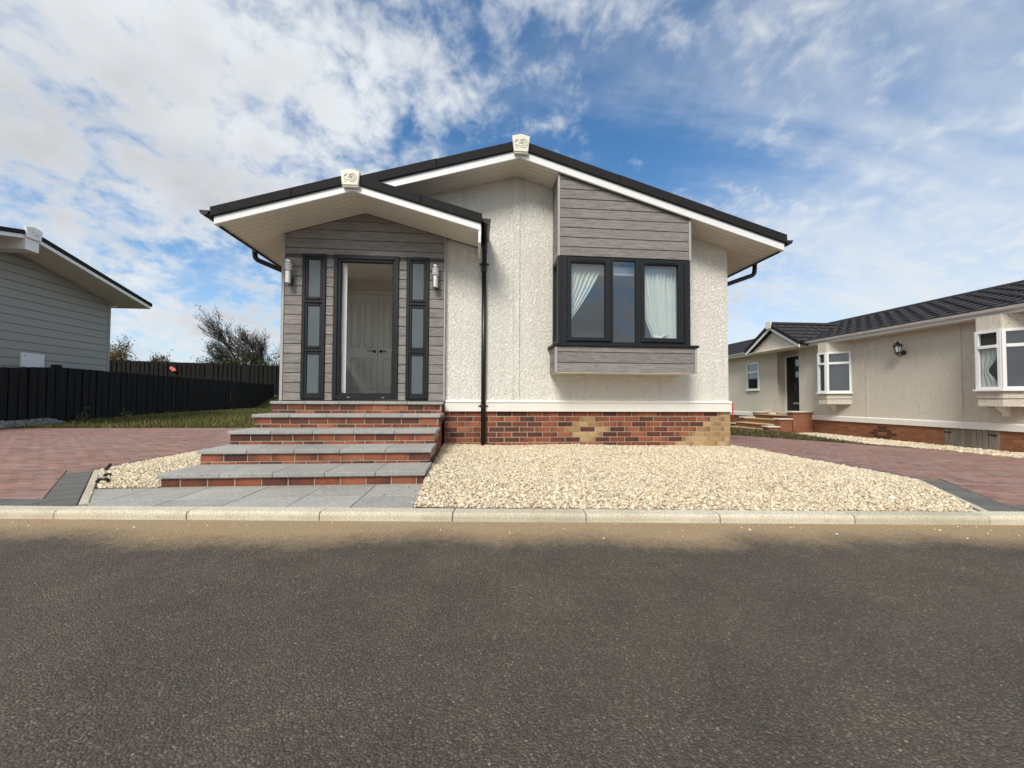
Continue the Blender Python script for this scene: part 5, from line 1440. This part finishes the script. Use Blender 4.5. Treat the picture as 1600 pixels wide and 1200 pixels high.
cr = MB(); cr.prism([(LYA-.17, LZA-.02), (LYA+.17, LZA-.02), (LYA+.21, LZA+.28), (LYA, LZA+.33), (LYA-.21, LZA+.28)], 'x', LXB+.075, LXB+.015, ch=.012); cr = cr.build('crest', M['white'], lroof)
mb = MB()
cy, cz, xx = LYA+.02, LZA+.15, LXB+.078
for pts in ([(-.10, .05), (-.05, .0), (.0, .01), (.05, .03), (.11, .08)], [(-.02, .01), (.0, -.03), (-.04, -.06)], [(-.08, -.02), (-.03, -.01), (.01, .01)]):
    mb.tube([(xx, cy-a_, cz+b_) for a_, b_ in pts], .012, 6)
mb.build('relief', M['white'], cr)
mb = MB(); mb.bbox(LXW-.001, LXW+.06, 12.60, 13.22, 1.40, 2.085, b=.01); mbx = mb.build('meter_box', M['meter'], Lh)
B('latch', M['grey_dark'], mbx, LXW+.058, LXW+.064, 12.68, 12.71, 1.99, 2.02)
mb = MB(); mb.tube([(LXW+.1, LY1+.2, lz(LY1)-.03), (LXW+.02, LY1+.12, lz(LY1)-.10), (LXW-.05, LY1+.05, lz(LY1)-.12)], .035, 8); mb.build('gutter_elbow', M['white'], Lh, smooth=True)

# ================================================================== FENCES
def fence(label, P, zg_, ht, pitch, bw, loc, post_every=8, rails=(0.25, 0.5, .85), jitter=.015, gapmix=True):
    """P: polyline in plan; hit-and-miss boards on both faces of the rails"""
    F = thing('fence', loc, label, 'fence')
    side = 0
    bm_ = MB(); bm_.bbox(-bw/2, bw/2, -.009, .009, 0, 1, b=.002); me = bm_.mesh('board'); me.materials.append(M['fence'])
    pm = MB(); pm.bbox(-.05, .05, -.05, .05, 0, 1, b=.004); pme = pm.mesh('post'); pme.materials.append(M['fence'])
    for (a_, b_) in zip(P[:-1], P[1:]):
        a2, b2 = Vector((a_[0], a_[1])), Vector((b_[0], b_[1])); d = b2-a2; l = d.length; d.normalize(); n_ = Vector((-d.y, d.x)); an = math.atan2(d.y, d.x)
        k = int(l/pitch)
        for i in range(k+1):
            c = a2+d*(i*pitch)
            t = i*pitch/l; zb_, zt_ = a_[2]+(b_[2]-a_[2])*t, a_[3]+(b_[3]-a_[3])*t
            for s_, o_ in ((1, 0.0), (-1, pitch/2)):
                c2 = c+d*o_+n_*(.030*s_)
                inst('board', me, (c2.x, c2.y, zb_+.02), F, rot=(random.uniform(-jitter, jitter)*.6, 0, an), scale=(1, 1, zt_-zb_-.02+random.uniform(-.012, .012)))
            if i % post_every == 0: inst('post', pme, (c.x, c.y, zb_-.2), F, rz=an, scale=(1, 1, zt_-zb_+.2))
        for h in rails:
            m0 = MB()
            vs = []
            for (pt, zb_, zt_) in ((a2, a_[2], a_[3]), (b2, b_[2], b_[3])):
                z = zb_+(zt_-zb_)*h
                for o_, dz_ in ((-.02, -.04), (.02, -.04), (.02, .04), (-.02, .04)): vs.append((pt.x+n_.x*o_, pt.y+n_.y*o_, z+dz_))
            m0.add(vs, [(0, 1, 2, 3), (4, 7, 6, 5), (0, 4, 5, 1), (1, 5, 6, 2), (2, 6, 7, 3), (3, 7, 4, 0)]); m0.build('rail', M['fence'], F)
    return F
Fn = fence('black stained fence of upright boards running back beside the lawn', [(-11.05, 6.6, .02, 1.46), (-11.70, 9.3, .05, 1.46), (-12.10, 11.05, .05, 1.53), (-12.50, 12.94, 0.0, 1.69), (-13.29, 17.2, .10, 1.73), (-14.95, 30.3, .15, 1.80)], 0, 1.7, .30, .255, (-13, 17, 0), rails=(.2, .62, .97))
B('post', M['fence'], Fn, -12.60, -12.44, 12.84, 13.0, -.1, 1.76, b=.006)
fence('far black fence of boards standing higher behind the lawn', [(-30.0, 31.2, 1.15, 3.60), (-13.0, 31.0, 1.0, 3.20), (5.0, 31.0, -.08, 2.2)], 0, 2.4, .32, .235, (-21, 31, 1.1), rails=(.2, .55, .95))
mb = MB(); mb.prism([(-22.42, 2.98), (-22.18, 2.72), (-21.92, 2.80), (-22.02, 2.95), (-22.30, 3.10)], 'y', 30.86, 30.91, ch=.01); tag(mb.build('plastic_scrap', M['pink']), 'coral red plastic scrap caught on the far black fence', 'plastic scrap')

# ================================================================== TREE AND SHRUBS
def leaves(name, parent, C, size, palette, n):
    """small leaf quads at points C"""
    C = np.asarray(C); n = len(C)
    a = rng.normal(size=(n, 3)); a /= np.linalg.norm(a, axis=1)[:, None]; b = np.cross(a, rng.normal(size=(n, 3))); b /= np.linalg.norm(b, axis=1)[:, None]
    s = size*rng.uniform(.6, 1.4, (n, 1))
    V = np.stack([C-a*s, C-b*s*.5, C+a*s, C+b*s*.5], 1).reshape(-1, 3)
    me = bpy.data.meshes.new(name); me.vertices.add(4*n); me.vertices.foreach_set('co', V.reshape(-1).astype(np.float32))
    me.loops.add(4*n); me.loops.foreach_set('vertex_index', np.arange(4*n, dtype=np.int32)); me.polygons.add(n); me.polygons.foreach_set('loop_start', np.arange(0, 4*n, 4, dtype=np.int32)); me.update(calc_edges=True)
    pal = np.array(palette); cl = pal[rng.integers(0, len(pal), n)]*np.exp(rng.normal(0, .2, (n, 1)))
    at = me.color_attributes.new('tint', 'FLOAT_COLOR', 'POINT'); at.data.foreach_set('color', np.concatenate([np.repeat(cl, 4, 0), np.ones((4*n, 1))], 1).reshape(-1).astype(np.float32))
    return link_mesh(name, me, M['leaf'], parent)
def branchy(base, dirs, lean, depth, length, rad, label, cat, name, leaf=None, gnarl=.35):
    t = thing(name, base, label, cat)
    tr, tw = MB(), MB(); tips = []
    rr = random.Random(11)
    def grow(p, d, l, r, lev):
        pts = [p]; q = p; dd_ = d
        n = 4
        for i in range(n):
            dd_ = (dd_+Vector((rr.uniform(-1, 1), rr.uniform(-1, 1), rr.uniform(-.6, 1)))*gnarl*.5+lean*.16).normalized()
            q = q+dd_*(l/n); pts.append(q)
        (tr if lev < 2 else tw).tube(pts, [r*(1-.55*i/n) for i in range(n+1)], 6 if lev < 2 else 4, cap=False)
        if lev >= depth:
            tips.extend(pts[1:]); return
        for i in range(1, n+1):
            for _ in range(2 if lev else 2):
                if rr.random() < .80:
                    nd_ = (dd_+Vector((rr.uniform(-1, 1), rr.uniform(-1, 1), rr.uniform(-.3, .9)))*.95+lean*.28).normalized()
                    grow(pts[i], nd_, l*rr.uniform(.50, .74), r*.46, lev+1)
    for d, l, r in dirs: grow(Vector(base), Vector(d).normalized(), l, r, 0)
    tr.build('trunk', M['bark'], t)
    cw = tw.build('crown', M['bark'], t)
    if leaf and tips:
        T = np.array([tuple(v) for v in tips]); k = rng.integers(0, len(T), leaf[0]); leaves('foliage', cw, T[k]+rng.normal(0, leaf[1], (leaf[0], 3)), leaf[2], leaf[3], leaf[0])
    return t
branchy((-19.3, 35.0, 2.3), [((-.45, 0, 1), 2.7, .15), ((.35, 0, 1), 2.3, .12), ((-1.1, .1, .75), 2.1, .10), ((.75, 0, .8), 1.8, .09)], Vector((-.38, 0, .16)), 4, 2.2, .13, 'windswept bare tree leaning left above the far fence', 'tree', 'bare_tree', (5200, .13, .06, [(.030, .028, .016), (.042, .034, .02), (.026, .030, .014)]))
def shrub(c, rx_, rz_, n, pal, label, sz=.07):
    t = thing('shrub', (c[0], c[1], c[2]), label, 'shrub', 'shrubs beyond the far fence')
    C = []
    for k in range(26):
        o = np.array([rng.normal(0, rx_*.42), rng.normal(0, rx_*.35), abs(rng.normal(0, 1))*rz_*.42]); C.append(o+rng.normal(0, 1, (n//26, 3))*np.array([rx_*.20, rx_*.20, rz_*.17]))
    C = np.concatenate(C); C[:, 2] = np.abs(C[:, 2]); C += np.array(c)
    leaves('foliage', t, C, sz, pal, len(C))
    st = MB()
    for k in range(16):
        e = C[rng.integers(0, len(C))]; st.tube([c, tuple((np.array(c)*.5+e*.5)+rng.normal(0, .1, 3)), tuple(e)], [.03, .02, .008], 4)
    st.build('stem', M['bark'], t)
BRN = [(.12, .085, .035), (.15, .10, .04), (.09, .075, .03), (.17, .125, .06)]
GRN = [(.05, .065, .02), (.07, .08, .03), (.09, .08, .035), (.04, .05, .02)]
shrub((-30.5, 36.5, 2.6), 1.25, 2.3, 9000, BRN, 'brown twiggy shrub showing right beside the corner of the grey bungalow')
shrub((-27.3, 36.5, 2.6), .9, 1.75, 6500, BRN, 'smaller brown shrub above the far fence between the grey bungalow and the bare tree')
for x, w_, h_, lab in ((-21.6, 1.3, 1.7, 'low green shrub under the left boughs of the bare tree'), (-19.3, 1.5, 2.1, 'green shrub round the foot of the bare tree'), (-17.2, 1.4, 1.9, 'green shrub right of the bare tree close to the main bungalow')):
    shrub((x, 34.6, 2.4), w_, h_, 4600, GRN, lab, .06)
# weeds along the fence foot
for k, (x, y, lab) in enumerate(((-11.6, 13.3, 'leafy weed at the foot of the black fence, nearest the fence post'), (-12.2, 15.4, 'pale weed at the foot of the black fence, farther along the lawn'))):
    t = thing('weed', (x-.4, y, .02), lab, 'weed', 'weeds along the fence')
    C = np.array([x-.4, y, .02])+np.abs(rng.normal(0, 1, (90, 3)))*np.array([.12, .12, .17])*rng.choice([-1, 1], (90, 3))*np.array([1, 1, 1]); C[:, 2] = np.abs(C[:, 2]-.02)+.04
    leaves('foliage', t, C, .035, [(.10, .12, .06), (.16, .17, .10), (.07, .09, .035)], 90)
    st = MB()
    for q in range(6): e = C[rng.integers(0, 90)]; st.tube([(x-.4, y, 0), tuple(e)], .006, 4)
    st.build('stem', M['bark'], t)
